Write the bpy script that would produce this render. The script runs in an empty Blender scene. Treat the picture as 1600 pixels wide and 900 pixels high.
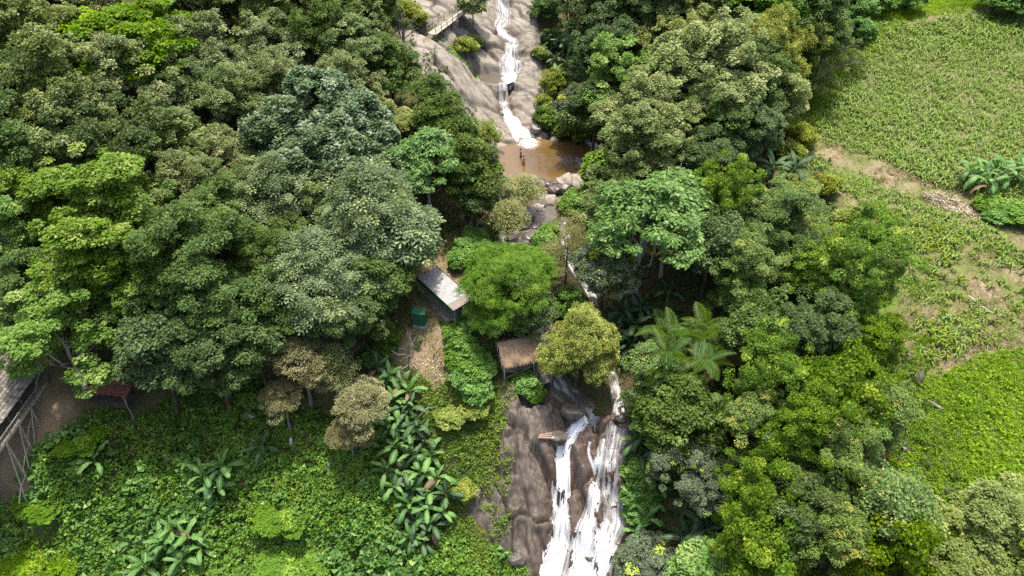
import bpy, math
import numpy as np
from mathutils import Vector, Matrix

SC = bpy.context.scene
COL = SC.collection
R = math.radians

# ------------------------------------------------------------------ camera
CAM_Z, PITCH, FPX = 43.0, R(38.0), 1142.0          # focal length in pixels of a 1600 px wide picture
cam_d = bpy.data.cameras.new('camera')
cam_d.sensor_width = 36.0
cam_d.lens = 36.0 * FPX / 1600.0
cam_d.clip_start, cam_d.clip_end = 0.5, 3000.0
cam = bpy.data.objects.new('camera', cam_d)
COL.objects.link(cam)
cam.location = (0, 0, CAM_Z)
cam.rotation_euler = (R(90) - PITCH, 0, 0)
SC.camera = cam

# ------------------------------------------------------------------ sky and sun
SUN_EL, SUN_AZ = R(81.0), R(5.0)                  # azimuth from +Y (away from the camera), positive to +X
world = bpy.data.worlds.new('World')
SC.world = world
world.use_nodes = True
wn = world.node_tree
sky = wn.nodes.new('ShaderNodeTexSky')
sky.sky_type = 'NISHITA'
sky.sun_disc = False
sky.sun_elevation = SUN_EL
sky.sun_rotation = SUN_AZ
sky.air_density, sky.dust_density, sky.ozone_density = 1.0, 5.0, 1.0
bg = wn.nodes['Background']
bg.inputs['Strength'].default_value = 0.15
wn.links.new(sky.outputs['Color'], bg.inputs['Color'])
sun_d = bpy.data.lights.new('sun', 'SUN')
sun_d.energy, sun_d.angle, sun_d.color = 2.9, R(2.5), (1.0, 0.96, 0.88)
sun = bpy.data.objects.new('sun', sun_d)
COL.objects.link(sun)
sd_ = Vector((math.sin(SUN_AZ) * math.cos(SUN_EL), math.cos(SUN_AZ) * math.cos(SUN_EL), math.sin(SUN_EL)))
sun.rotation_euler = sd_.to_track_quat('Z', 'Y').to_euler()
sun.location = (0, 60, 90)
SC.view_settings.view_transform = 'Standard'
SC.view_settings.look = 'None'
SC.view_settings.gamma = 1.0
SC.view_settings.use_curve_mapping = False
SC.view_settings.exposure = 1.3
SC.render.engine = 'CYCLES'
SC.cycles.max_bounces = 6
SC.cycles.diffuse_bounces = 3
SC.cycles.transparent_max_bounces = 12
SC.cycles.transmission_bounces = 3
SC.cycles.use_denoising = False

# ------------------------------------------------------------------ noise
def _hash(ix, iy, s):
    ix = ix.astype(np.int64); iy = iy.astype(np.int64)
    n = (ix * 374761393 + iy * 668265263 + s * 1442695041) & 0x7fffffff
    n = ((n ^ (n >> 13)) * 1274126177) & 0x7fffffff
    n = ((n ^ (n >> 16)) * 668265263) & 0x7fffffff
    return (n ^ (n >> 15)) / float(0x7fffffff)

def vnoise(x, y, s=0):
    x = np.asarray(x, float); y = np.asarray(y, float)
    ix, iy = np.floor(x), np.floor(y)
    fx, fy = x - ix, y - iy
    fx = fx * fx * (3 - 2 * fx); fy = fy * fy * (3 - 2 * fy)
    a, b = _hash(ix, iy, s), _hash(ix + 1, iy, s)
    c, d = _hash(ix, iy + 1, s), _hash(ix + 1, iy + 1, s)
    return (a * (1 - fx) + b * fx) * (1 - fy) + (c * (1 - fx) + d * fx) * fy

def fbm(x, y, s=0, o=4):
    v, a, t = 0, 1.0, 0
    for i in range(o):
        v = v + a * vnoise(x * 2 ** i + 17.3 * i, y * 2 ** i - 9.1 * i, s + i * 7)
        t += a; a *= 0.5
    return v / t * 2 - 1                                # -1..1

def blocks(x, y, s):
    """jointed rock: every cell gets its own height and tilt"""
    ix, iy = np.floor(x), np.floor(y); best = np.full(np.shape(x), 9e9); val = np.zeros(np.shape(x)); sec = best.copy()
    for i in (-1, 0, 1):
        for j in (-1, 0, 1):
            cx, cy = ix + i, iy + j
            px, py = cx + _hash(cx, cy, s), cy + _hash(cx, cy, s + 1)
            d = (x - px) ** 2 + (y - py) ** 2
            v = _hash(cx, cy, s + 2) - .5 + (x - px) * (_hash(cx, cy, s + 3) - .5) * .7 + (y - py) * (_hash(cx, cy, s + 4) - .5) * .7
            m = d < best
            sec = np.where(m, best, np.minimum(sec, d)); val = np.where(m, v, val); best = np.minimum(best, d)
    return val, np.sqrt(sec) - np.sqrt(best)

def sstep(a, b, x):
    t = np.clip((np.asarray(x, float) - a) / (b - a), 0, 1)
    return t * t * (3 - 2 * t)

def poly_sd(x, y, P):
    """signed distance to a polygon, positive inside"""
    x = np.asarray(x, float); y = np.asarray(y, float)
    d = np.full(x.shape, 1e9); ins = np.zeros(x.shape, bool)
    n = len(P)
    for i in range(n):
        x0, y0 = P[i]; x1, y1 = P[(i + 1) % n]
        ex, ey = x1 - x0, y1 - y0
        L = ex * ex + ey * ey + 1e-12
        t = np.clip(((x - x0) * ex + (y - y0) * ey) / L, 0, 1)
        d = np.minimum(d, np.hypot(x - x0 - t * ex, y - y0 - t * ey))
        c = ((y0 > y) != (y1 > y)) & (x < ex * (y - y0) / (ey if ey else 1e-9) + x0)
        ins ^= c
    return np.where(ins, d, -d)

def line_d(x, y, P):
    x = np.asarray(x, float); y = np.asarray(y, float)
    d = np.full(x.shape, 1e9)
    for (x0, y0), (x1, y1) in zip(P[:-1], P[1:]):
        ex, ey = x1 - x0, y1 - y0
        t = np.clip(((x - x0) * ex + (y - y0) * ey) / (ex * ex + ey * ey + 1e-12), 0, 1)
        d = np.minimum(d, np.hypot(x - x0 - t * ex, y - y0 - t * ey))
    return d

# ------------------------------------------------------------------ the lie of the land
CK = np.array([  # y, creek x, creek bed z, half width
    (0, 4, -40, 4), (28, 5, -25.5, 4), (35, 6.2, -19.2, 4), (45.5, 7.8, -8.4, 3.6), (49, 7.2, -7.2, 2.6), (52, 6.0, -6.0, 2.2),
    (60, 4.6, -3.2, 2.4), (65, 3.4, -1.5, 2.6), (72, 4.0, -0.7, 3.0), (74.5, 4.6, -0.3, 4.5), (81, 5.0, -0.6, 6.2),
    (87, 3.0, -0.2, 4.5), (95, 1.2, 3.2, 3.0), (101, 0, 6.2, 3.0), (108, -1.3, 9.8, 3.0), (118, -1.4, 13.2, 3.0),
    (130, -1, 17, 3), (170, 0, 32, 3), (400, 0, 95, 3)], float)
ZL = np.array([(0, -42), (20, -27), (30, -20.5), (37, -16.3), (44, -10.2), (48, -6.8), (53, -3.4), (60, -1.4), (70, 0.8),
               (80, 3.4), (95, 8.2), (110, 13), (140, 24), (170, 36), (400, 120)], float)
ZR = np.array([(0, -26), (20, -16), (37, -7.6), (46, -3.6), (60, -0.6), (80, 2.6), (95, 5.4), (110, 8.6), (140, 16), (170, 25),
               (400, 95)], float)

def h0(x, y):
    x = np.asarray(x, float); y = np.asarray(y, float)
    cx = np.interp(y, CK[:, 0], CK[:, 1]); cz = np.interp(y, CK[:, 0], CK[:, 2]); hw = np.interp(y, CK[:, 0], CK[:, 3])
    zl = np.interp(y, ZL[:, 0], ZL[:, 1]) + 0.10 * np.maximum(0, -x - 45)
    zr = np.interp(y, ZR[:, 0], ZR[:, 1]) + 0.07 * np.maximum(-12, x - 35)
    d = x - cx
    wl = sstep(hw, hw + 8.0, -d); wr = sstep(hw, hw + 13.0, d)
    z = cz * (1 - wl - wr) + zl * wl + zr * wr
    terrace = 2.7 * sstep(-34, -41, x) * sstep(34, 41, y) * sstep(53, 46, y)     # the stilted house stands on it
    return z + terrace

def on_plane(px, py, z0):
    u, v = (px - 800) / FPX, (450 - py) / FPX
    dy, dz = math.cos(PITCH) + v * math.sin(PITCH), -math.sin(PITCH) + v * math.cos(PITCH)
    t = (z0 - CAM_Z) / dz
    return (u * t, dy * t)

POOL = [on_plane(a, b, 0.0) for a, b in ((786, 246), (792, 230), (806, 222), (835, 222), (850, 214), (880, 207), (905, 214), (925, 232),
                                         (940, 258), (915, 286), (880, 289), (848, 287), (815, 280), (792, 262))]
DITCH = [(34.0, 77.0), (40.0, 73.0), (46.0, 68.5), (52.0, 66.0), (60.0, 62.5), (70.0, 58.0), (90, 52)]

def h(x, y):
    x = np.asarray(x, float); y = np.asarray(y, float)
    z = h0(x, y)
    z = z + 0.35 * fbm(x * 0.22, y * 0.22, 3, 3) + 0.10 * fbm(x * 0.9, y * 0.9, 5, 2)
    near = (np.abs(x - 5) < 16) & (np.abs(y - 81) < 16)
    sd = np.where(near, 0.0, -50.0)
    if near.any():
        sd = np.where(near, poly_sd(x, y, POOL), -50.0)
    z = np.where(sd > -2.5, np.minimum(z, 0.12 - 0.28 * sd), z)          # the pool's basin
    z = np.maximum(z, -45)
    dd = line_d(x, y, DITCH)
    z = z - 0.5 * np.exp(-(dd / 0.55) ** 2) * (x > 33)
    return z

def pt(px, py, hc=0.0):
    """point of the ground (plus hc) seen at a picture position, by marching over the terrain"""
    u, v = (px - 800) / FPX, (450 - py) / FPX
    d = np.array([u, math.cos(PITCH) + v * math.sin(PITCH), -math.sin(PITCH) + v * math.cos(PITCH)])
    t = np.arange(25, 330, 0.5)
    z = CAM_Z + d[2] * t - h(d[0] * t, d[1] * t) - hc
    i = int(np.argmax(z < 0))
    if i == 0:
        i = len(t) - 1
    a, b = z[i - 1], z[i]
    tt = t[i - 1] + 0.5 * (a / (a - b + 1e-9))
    tt2 = np.linspace(max(25, tt - 0.5), tt + 0.5, 41)
    z2 = CAM_Z + d[2] * tt2 - h(d[0] * tt2, d[1] * tt2) - hc
    tt = tt2[int(np.argmin(np.abs(z2)))]
    return Vector((d[0] * tt, d[1] * tt, CAM_Z + d[2] * tt)), tt * float(np.linalg.norm(d))

def gz(x, y):
    return float(h(np.array([x]), np.array([y]))[0])

def poly_px(P):
    return [tuple(pt(a, b)[0][:2]) for a, b in P]

# ------------------------------------------------------------------ object helpers
def tag(o, label=None, cat=None, group=None, kind=None):
    if label: o['label'] = label
    if cat: o['category'] = cat
    if group: o['group'] = group
    if kind: o['kind'] = kind
    return o

ORD = ('first second third fourth fifth sixth seventh eighth ninth tenth eleventh twelfth thirteenth fourteenth fifteenth sixteenth seventeenth '
       'eighteenth nineteenth twentieth').split()
def ranked(items, text, axis=0):
    """pairs each (x, y, ...) with a label that counts it off from the left (axis 0) or from the top (axis 1)"""
    order = sorted(range(len(items)), key=lambda i: items[i][axis])
    lab = {i: f"{text}, {ORD[k]} from the {('left', 'top')[axis]}" for k, i in enumerate(order)}
    return [(it, lab[i]) for i, it in enumerate(items)]

def link(name, me, parent=None, loc=None):
    o = bpy.data.objects.new(name, me)
    COL.objects.link(o)
    if parent is not None: o.parent = parent
    if loc is not None: o.location = loc
    return o

def empty(name, loc, rz=0.0, sc=None):
    o = bpy.data.objects.new(name, None)
    COL.objects.link(o)
    o.empty_display_size = 0.2
    o.location = loc
    o.rotation_euler = (0, 0, rz)
    if sc is not None: o.scale = sc
    return o

def mesh_np(name, V, F, mats, tint=None, uv=None, smooth=False, mi=None):
    """V (n,3), F (m,k) array of equal-sided faces"""
    V = np.ascontiguousarray(V, np.float32); F = np.ascontiguousarray(F, np.int32)
    m, k = F.shape
    me = bpy.data.meshes.new(name)
    me.vertices.add(len(V)); me.vertices.foreach_set('co', V.ravel())
    me.loops.add(m * k); me.loops.foreach_set('vertex_index', F.ravel())
    me.polygons.add(m)
    me.polygons.foreach_set('loop_start', np.arange(0, m * k, k, dtype=np.int32))
    try:
        me.polygons.foreach_set('loop_total', np.full(m, k, np.int32))
    except Exception:
        pass
    if smooth: me.polygons.foreach_set('use_smooth', np.ones(m, bool))
    for mt in (mats if isinstance(mats, (list, tuple)) else [mats]):
        me.materials.append(mt)
    if mi is not None: me.polygons.foreach_set('material_index', np.asarray(mi, np.int32))
    me.update(calc_edges=True)
    if tint is not None:
        a = me.attributes.new('tint', 'FLOAT', 'FACE')
        a.data.foreach_set('value', np.ascontiguousarray(tint, np.float32))
    if uv is not None:
        l = me.uv_layers.new(name='UVMap')
        l.data.foreach_set('uv', np.ascontiguousarray(np.asarray(uv, np.float32)[F.ravel()]).ravel())
    return me

class MB:
    """collects quads / triangles of one part"""
    def __init__(s): s.v, s.f = [], []
    def add(s, V, F):
        o = len(s.v); s.v += [tuple(p) for p in V]; s.f += [tuple(i + o for i in f) for f in F]
    def box(s, c, size, rot=None, bev=0.0):
        a, b, d = (q / 2 for q in size)
        M = Matrix.Identity(3) if rot is None else rot
        P = [M @ Vector((i * a, j * b, k * d)) + Vector(c) for k in (-1, 1) for j in (-1, 1) for i in (-1, 1)]
        s.add(P, [(0, 2, 3, 1), (4, 5, 7, 6), (0, 1, 5, 4), (2, 6, 7, 3), (0, 4, 6, 2), (1, 3, 7, 5)])
    def bar(s, p, q, w, d=None):
        p, q = Vector(p), Vector(q); ax = q - p
        s.box((p + q) / 2, (w, d or w, ax.length), ax.to_track_quat('Z', 'Y').to_matrix())
    def tube(s, P, rad, n=7, cap=True):
        P = [Vector(p) for p in P]; V = []; F = []
        for i, p in enumerate(P):
            ax = (P[min(i + 1, len(P) - 1)] - P[max(i - 1, 0)]).normalized()
            ref = Vector((1, 0, 0)) if abs(ax.x) < 0.8 else Vector((0, 1, 0))
            u = ax.cross(ref).normalized(); w = ax.cross(u)
            for k in range(n):
                a = 2 * math.pi * k / n
                V.append(p + (u * math.cos(a) + w * math.sin(a)) * rad[i])
        for i in range(len(P) - 1):
            for k in range(n):
                F.append((i * n + k, i * n + (k + 1) % n, (i + 1) * n + (k + 1) % n, (i + 1) * n + k))
        if cap:
            F.append(tuple(range(n - 1, -1, -1))); F.append(tuple((len(P) - 1) * n + k for k in range(n)))
        s.add(V, F)
    def mesh(s, name, mat, smooth=False):
        me = bpy.data.meshes.new(name)
        me.from_pydata(s.v, [], s.f)
        if mat: me.materials.append(mat)
        if smooth: me.polygons.foreach_set('use_smooth', np.ones(len(me.polygons), bool))
        me.update()
        return me
    def build(s, name, mat, parent=None, smooth=False, loc=None):
        return link(name, s.mesh(name, mat, smooth), parent, loc)

# ------------------------------------------------------------------ materials
class NT:
    def __init__(s, name):
        s.m = bpy.data.materials.new(name); s.m.use_nodes = True
        s.t = s.m.node_tree; s.p = s.t.nodes['Principled BSDF']; s.out = s.t.nodes['Material Output']
    def n(s, ty, **kw):
        q = s.t.nodes.new(ty)
        for k, v in kw.items(): setattr(q, k, v)
        return q
    def l(s, a, b): s.t.links.new(a, b)
    def val(s, sock, v):
        if hasattr(v, 'is_linked') or hasattr(v, 'links'): s.l(v, sock)
        else: sock.default_value = v
    def coord(s, scale=(1, 1, 1), kind='Object', rot=(0, 0, 0)):
        tc = s.n('ShaderNodeTexCoord'); mp = s.n('ShaderNodeMapping')
        mp.inputs['Scale'].default_value = scale; mp.inputs['Rotation'].default_value = rot
        if kind == 'World':
            g = s.n('ShaderNodeNewGeometry'); s.l(g.outputs['Position'], mp.inputs['Vector'])
        else:
            s.l(tc.outputs[kind], mp.inputs['Vector'])
        return mp.outputs[0]
    def noise(s, vec, scale, detail=4, rough=0.55, dist=0.0):
        q = s.n('ShaderNodeTexNoise'); s.l(vec, q.inputs['Vector'])
        q.inputs['Scale'].default_value = scale; q.inputs['Detail'].default_value = detail
        q.inputs['Roughness'].default_value = rough; q.inputs['Distortion'].default_value = dist
        return q.outputs['Fac']
    def ramp(s, fac, stops):
        q = s.n('ShaderNodeValToRGB'); s.l(fac, q.inputs[0])
        e = q.color_ramp.elements
        while len(e) < len(stops): e.new(0.5)
        for i, (p, c) in enumerate(stops):
            e[i].position = p
            e[i].color = (c, c, c, 1) if isinstance(c, (int, float)) else (*c, 1)
        return q.outputs[0]
    def mix(s, fac, a, b, mode='MIX'):
        q = s.n('ShaderNodeMix', data_type='RGBA', blend_type=mode)
        s.val(q.inputs[0], fac)
        for sock, v in ((q.inputs[6], a), (q.inputs[7], b)):
            if isinstance(v, tuple): sock.default_value = (*v, 1)
            else: s.l(v, sock)
        return q.outputs[2]
    def math(s, op, a, b=0.0):
        q = s.n('ShaderNodeMath', operation=op); s.val(q.inputs[0], a); s.val(q.inputs[1], b)
        return q.outputs[0]
    def attr(s, name):
        q = s.n('ShaderNodeAttribute'); q.attribute_name = name
        return q
    def bump(s, hgt, strength=0.5, dist=0.05):
        q = s.n('ShaderNodeBump'); q.inputs['Strength'].default_value = strength; q.inputs['Distance'].default_value = dist
        s.l(hgt, q.inputs['Height']); s.l(q.outputs[0], s.p.inputs['Normal'])
    def base(s, c, rough=0.7, spec=0.3):
        if isinstance(c, tuple): s.p.inputs['Base Color'].default_value = (*c, 1)
        else: s.l(c, s.p.inputs['Base Color'])
        s.val(s.p.inputs['Roughness'], rough); s.val(s.p.inputs['Specular IOR Level'], spec)
        return s.m

MATS = {}
def simple(name, c0, c1, scale=4.0, rough=0.75, spec=0.25, stretch=(1, 1, 1), bump=0.4, bd=0.02):
    """two-tone weathered surface"""
    if name in MATS: return MATS[name]
    q = NT(name); v = q.coord(stretch)
    f = q.noise(v, scale, 6, 0.62)
    f2 = q.noise(v, scale * 6, 4, 0.6)
    c = q.mix(q.ramp(f, [(0.36, 0.0), (0.64, 1.0)]), c0, c1)
    c = q.mix(q.math('MULTIPLY', f2, 0.5), c, q.mix(1.0, c, (0.45, 0.43, 0.4), 'MULTIPLY'))
    q.base(c, rough, spec); q.bump(f2, bump, bd)
    MATS[name] = q.m
    return q.m

def leaf_mat(name, c0, c1, tip=None, rough=0.48, spec=0.35, trans=0.42, var=0.10, gain=1.0):
    """leaf colour runs c0..c1 by the leaf's own tint; tint above 1 is a young or flowering leaf"""
    if name in MATS: return MATS[name]
    q = NT(name)
    c0, c1 = tuple(min(.7, v * gain) for v in c0), tuple(min(.7, v * gain) for v in c1)
    if tip: tip = tuple(min(.7, v * gain) for v in tip)
    a = q.attr('tint').outputs['Fac']
    c = q.mix(q.math('MINIMUM', a, 1.0), c0, c1)
    if tip:
        c = q.mix(q.math('GREATER_THAN', a, 1.05), c, tip)
    oi = q.n('ShaderNodeObjectInfo')
    hs = q.n('ShaderNodeHueSaturation')
    q.l(q.math('ADD', q.math('MULTIPLY', oi.outputs['Random'], var * 0.22), 0.5 - var * 0.11), hs.inputs['Hue'])
    q.l(q.math('ADD', q.math('MULTIPLY', oi.outputs['Random'], -var * 2), 1.12 + var), hs.inputs['Saturation'])
    q.l(q.math('ADD', q.math('MULTIPLY', oi.outputs['Random'], var * 2.2), 1.0 - var * 1.1), hs.inputs['Value'])
    q.l(c, hs.inputs['Color'])
    q.base(hs.outputs[0], rough, spec)
    tr = q.n('ShaderNodeBsdfTranslucent'); ms = q.n('ShaderNodeMixShader')
    q.l(q.mix(1.0, hs.outputs[0], (1.0, 1.0, 0.55), 'MULTIPLY'), tr.inputs[0])
    ms.inputs[0].default_value = trans
    q.l(q.p.outputs[0], ms.inputs[1]); q.l(tr.outputs[0], ms.inputs[2]); q.l(ms.outputs[0], q.out.inputs[0])
    MATS[name] = q.m
    return q.m

# ------------------------------------------------------------------ ground, field, rock
FIELD = poly_px([(1345, 36), (1420, 30), (1500, 18), (1560, 8), (1640, 0)]) + [(120, 112), (120, 40), (66, 41)] + \
    poly_px([(1560, 560), (1440, 590), (1405, 540), (1405, 450), (1370, 350), (1280, 290), (1232, 235), (1275, 175), (1310, 110)])
ROCK_UP = poly_px([(600, -30), (616, 5), (628, 50), (655, 95), (690, 145), (712, 185), (735, 205), (765, 228), (800, 232), (840, 226), (862, 212),
                   (852, 190), (842, 150), (838, 120), (838, 90), (836, 60), (830, 30), (820, -20), (760, -40)])
ROCK_LO = poly_px([(732, 790), (745, 765), (772, 740), (778, 665), (790, 605), (815, 600), (850, 615), (868, 640), (900, 636), (950, 650), (978, 660),
                   (990, 720), (982, 800), (975, 900), (965, 1000), (770, 1000), (800, 880), (765, 815)])
STEEP_PATH = poly_px([(1255, 228), (1300, 245), (1370, 268), (1430, 300), (1500, 322), (1560, 345), (1620, 380)])

UPF = [(783, -30), (783, 8), (788, 28), (779, 46), (791, 54), (803, 61), (799, 78), (799, 98), (795, 122), (788, 134)]
UPF2 = [(786, 146), (788, 165), (797, 188), (810, 208), (824, 226)]
LF1 = [(930, 648), (918, 664), (898, 678), (880, 698), (877, 730), (875, 762), (877, 805), (870, 860), (858, 910), (850, 960)]
LF2 = [(944, 690), (936, 720), (930, 755), (925, 795), (914, 840), (903, 905), (895, 960)]
LF3 = [(966, 668), (958, 700), (953, 740), (955, 770), (960, 800), (945, 850), (928, 905), (915, 960)]
LF4 = [(921, 700), (917, 718), (922, 735), (932, 750)]

def wpath(P):
    return [tuple(pt(a, b)[0][:2]) for a, b in P]
W_UP, W_UP2, W_L1, W_L2, W_L3, W_L4 = map(wpath, (UPF, UPF2, LF1, LF2, LF3, LF4))
LEDGE, _ = pt(776, 130)

GULLY = wpath([(640, 32), (665, 46), (692, 60), (715, 80), (735, 102), (750, 124)])
def rock_up(x, y):
    s = 0.81 * x - 0.586 * y; t = 0.586 * x + 0.81 * y
    sd = poly_sd(x, y, ROCK_UP)
    n1 = fbm(s * 0.10, t * 0.38, 21, 3); n2 = fbm(s * 0.28, t * 1.1, 22, 4); n3 = fbm(x * 1.9, y * 1.9, 23, 3)
    cr = np.abs(fbm(s * 0.16 + 5, t * 0.75, 31, 3)); cr2 = np.abs(fbm(s * 0.7, t * 0.35 + 9, 32, 2))
    d = 0.75 * n1 + 0.34 * n2 + 0.07 * n3 - 0.42 * np.exp(-(cr / 0.05) ** 2) - 0.25 * np.exp(-(cr2 / 0.03) ** 2)
    wx, wy = s + 1.2 * fbm(x * .3, y * .3, 24, 2), t + .6 * fbm(x * .4, y * .4, 25, 2)
    bk, be = blocks(wx * 0.16, wy * 0.48, 26); bk2, be2 = blocks(wx * 0.5 + 4, wy * 1.1, 27)
    d = 0.22 * d + 1.15 * bk + 0.28 * bk2 - 0.35 * np.exp(-(be / 0.09) ** 2)
    z = h(x, y) + 0.45 + d * sstep(-0.3, 1.5, sd) + np.clip(sd * 0.6, -1.6, 0.35)
    for P, w, k in ((W_UP, 1.1, 0.8), (W_UP2, 1.2, 0.8)):
        z = z - k * np.exp(-(line_d(x, y, P) / w) ** 2)
    z = z - 1.7 * np.exp(-(line_d(x, y, GULLY) / 1.1) ** 2)
    dl = np.hypot(x - LEDGE.x, (y - LEDGE.y) * 1.2)
    zl = LEDGE.z + 0.55
    z = np.where(dl < 3.2, z + (np.minimum(z, zl - 0.25) - z) * sstep(3.0, 2.0, dl), z)
    rim = np.exp(-((dl - 2.6) / 0.55) ** 2) * (y < LEDGE.y + 0.6) * (x < LEDGE.x + 1.6)
    return np.maximum(z, np.where(rim > 0.05, zl - 0.6 + 0.85 * rim, -99)), sd

def rock_lo(x, y):
    sd = poly_sd(x, y, ROCK_LO)
    n1 = fbm(x * 0.42 + 0.1 * y, y * 0.16, 41, 3); n2 = fbm(x * 1.15 - 0.3 * y, y * 0.5, 42, 4); n3 = fbm(x * 2.2, y * 2.2, 43, 3)
    blk = np.floor(3.2 * fbm(x * 0.5 + 3, y * 0.45, 46, 2)) / 3.2
    cr = np.abs(fbm(x * 0.55, y * 0.28 + 4, 44, 3)); cr2 = np.abs(fbm(x * 0.35, y * 0.8, 45, 2))
    iv = sstep(-0.1, 0.5, fbm(x * 0.3 + 7, y * 0.3, 47, 2)); n4 = np.abs(fbm(x * 0.9, y * 0.6, 48, 4))
    d = 1.0 * n1 + 0.55 * n2 + 0.20 * n3 + 0.95 * blk - 0.55 * n4 - 0.6 * iv * np.exp(-(cr / 0.06) ** 2) - 0.35 * (1 - iv) * np.exp(-(cr2 / 0.05) ** 2)
    wx, wy = x + .5 * fbm(x * .6, y * .6, 49, 2) + .25 * y, y + .6 * fbm(x * .5, y * .5, 50, 2)
    bk, be = blocks(wx * 0.42, wy * 0.24, 51); bk2, be2 = blocks(wx * 1.2, wy * 0.75, 52)
    d = 0.35 * d + 2.2 * bk + 0.8 * bk2 - 0.55 * np.exp(-(be / 0.10) ** 2)
    z = h(x, y) + 0.35 + d * sstep(-0.3, 1.2, sd) + np.clip(sd * 0.6, -1.6, 0.3)
    for P, w, k in ((W_L1, 0.8, 1.0), (W_L2, 0.6, 0.5), (W_L3, 0.9, 0.5), (W_L4, 0.3, 0.3)):
        z = z - k * np.exp(-(line_d(x, y, P) / w) ** 2)
    return z, sd

def grid_mesh(name, xs, ys, zf, mats, keep=None, mi=None, attrs=None, smooth=True):
    X, Y = np.meshgrid(xs, ys); Z = zf(X, Y)
    nx, ny = len(xs), len(ys)
    V = np.stack([X, Y, Z], -1).reshape(-1, 3)
    i = np.arange(nx * ny).reshape(ny, nx)
    F = np.stack([i[:-1, :-1], i[:-1, 1:], i[1:, 1:], i[1:, :-1]], -1).reshape(-1, 4)
    if keep is not None:
        F = F[keep(V[F].mean(1))]
    used = np.unique(F); rem = np.zeros(len(V), int); rem[used] = np.arange(len(used))
    V, F = V[used], rem[F]
    me = mesh_np(name, V, F, mats, smooth=smooth)
    for k, f in (attrs or {}).items():
        a = me.attributes.new(k, 'FLOAT', 'POINT')
        a.data.foreach_set('value', np.ascontiguousarray(f(V[:, 0], V[:, 1]), np.float32))
    return me

def ground_z(X, Y):
    z = h(X, Y)
    for P, bb in ((ROCK_UP, (-30, 20, 80, 140)), (ROCK_LO, (-12, 22, 20, 56))):
        m = (X > bb[0]) & (X < bb[1]) & (Y > bb[2]) & (Y < bb[3])
        sd = np.where(m, poly_sd(X, Y, P), -9)
        z = z - 2.2 * sstep(0.2, 1.6, sd)
    return z

def grassy(x, y):                                      # share of the ground that grows grass
    sd = poly_sd(x, y, FIELD)
    edge = np.exp(-((sd + 2.0) / 4.0) ** 2) * (x > 30)
    low = sstep(36, 40, x) * sstep(50, 45, y)
    n = 0.5 + 0.5 * fbm(x * 0.3, y * 0.3, 61, 3)
    up = sstep(30, 36, x) * sstep(-1, -3, sd) * sstep(72, 78, y)
    lawn = poly_sd(x, y, LAWN); lawn = sstep(-0.6, 0.6, lawn + 1.2 * fbm(x * 0.6, y * 0.6, 62, 2))
    return np.clip(np.maximum.reduce([edge * n * 1.4, low, up, lawn, 0.25 * n]), 0, 1)

def bare(x, y):                                        # trodden or eroded earth
    n = fbm(x * 0.35, y * 0.35, 65, 3); n2 = fbm(x * 0.9, y * 0.9, 66, 3)
    p = np.exp(-(line_d(x, y, STEEP_PATH) / (0.6 + 0.55 * n)) ** 2) * (0.55 + 0.6 * n2)
    yard = sstep(-1.0, 1.0, poly_sd(x, y, YARD) + 1.4 * n2)
    f = sstep(0.15, 0.5, n + 0.35 * n2) * sstep(0, 2, poly_sd(x, y, FIELD)) * 0.5
    rim = sstep(2.2, 0.2, np.abs(poly_sd(x, y, FIELD) - 1.0) + n) * sstep(60, 70, y) * 0.45
    hut = sstep(4.5, 2.0, np.hypot(x + 43, (y - 43) * 0.8) + 1.2 * n2)
    return np.clip(np.maximum.reduce([p, yard, f, rim, hut]), 0, 1)

LAWN = poly_px([(655, 330), (700, 318), (728, 330), (730, 360), (712, 395), (690, 410), (676, 385)])
YARD = poly_px([(640, 330), (700, 305), (760, 300), (770, 330), (735, 420), (745, 480), (720, 520), (710, 590), (660, 605), (628, 560), (640, 500), (655, 430)])

def ground_material():
    q = NT('ground'); v = q.coord((1, 1, 1), 'World')
    n1 = q.noise(v, 0.7, 6, 0.65); n2 = q.noise(v, 5.0, 6, 0.7); n3 = q.noise(v, 0.12, 3)
    litter = q.mix(q.ramp(n2, [(0.35, 0.0), (0.7, 1.0)]), (0.045, 0.030, 0.017), (0.115, 0.080, 0.045))
    litter = q.mix(q.ramp(n1, [(0.45, 0.0), (0.62, 0.8)]), litter, (0.030, 0.045, 0.014))
    grass = q.mix(q.ramp(n2, [(0.3, 0.0), (0.7, 1.0)]), (0.050, 0.085, 0.014), (0.13, 0.185, 0.03))
    grass = q.mix(q.ramp(n1, [(0.5, 0.0), (0.72, 0.7)]), grass, (0.16, 0.15, 0.055))
    earth = q.mix(q.ramp(n2, [(0.3, 0.0), (0.7, 1.0)]), (0.14, 0.090, 0.050), (0.30, 0.225, 0.145))
    earth = q.mix(q.ramp(n1, [(0.48, 0.0), (0.7, 0.7)]), earth, (0.22, 0.19, 0.085))
    e = q.attr('grassy').outputs['Fac']; b = q.attr('bare').outputs['Fac']
    c = q.mix(e, litter, grass); c = q.mix(b, c, earth)
    q.base(c, 0.95, 0.1); q.bump(n2, 0.9, 0.12)
    return q.m
M_GROUND = ground_material()

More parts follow.
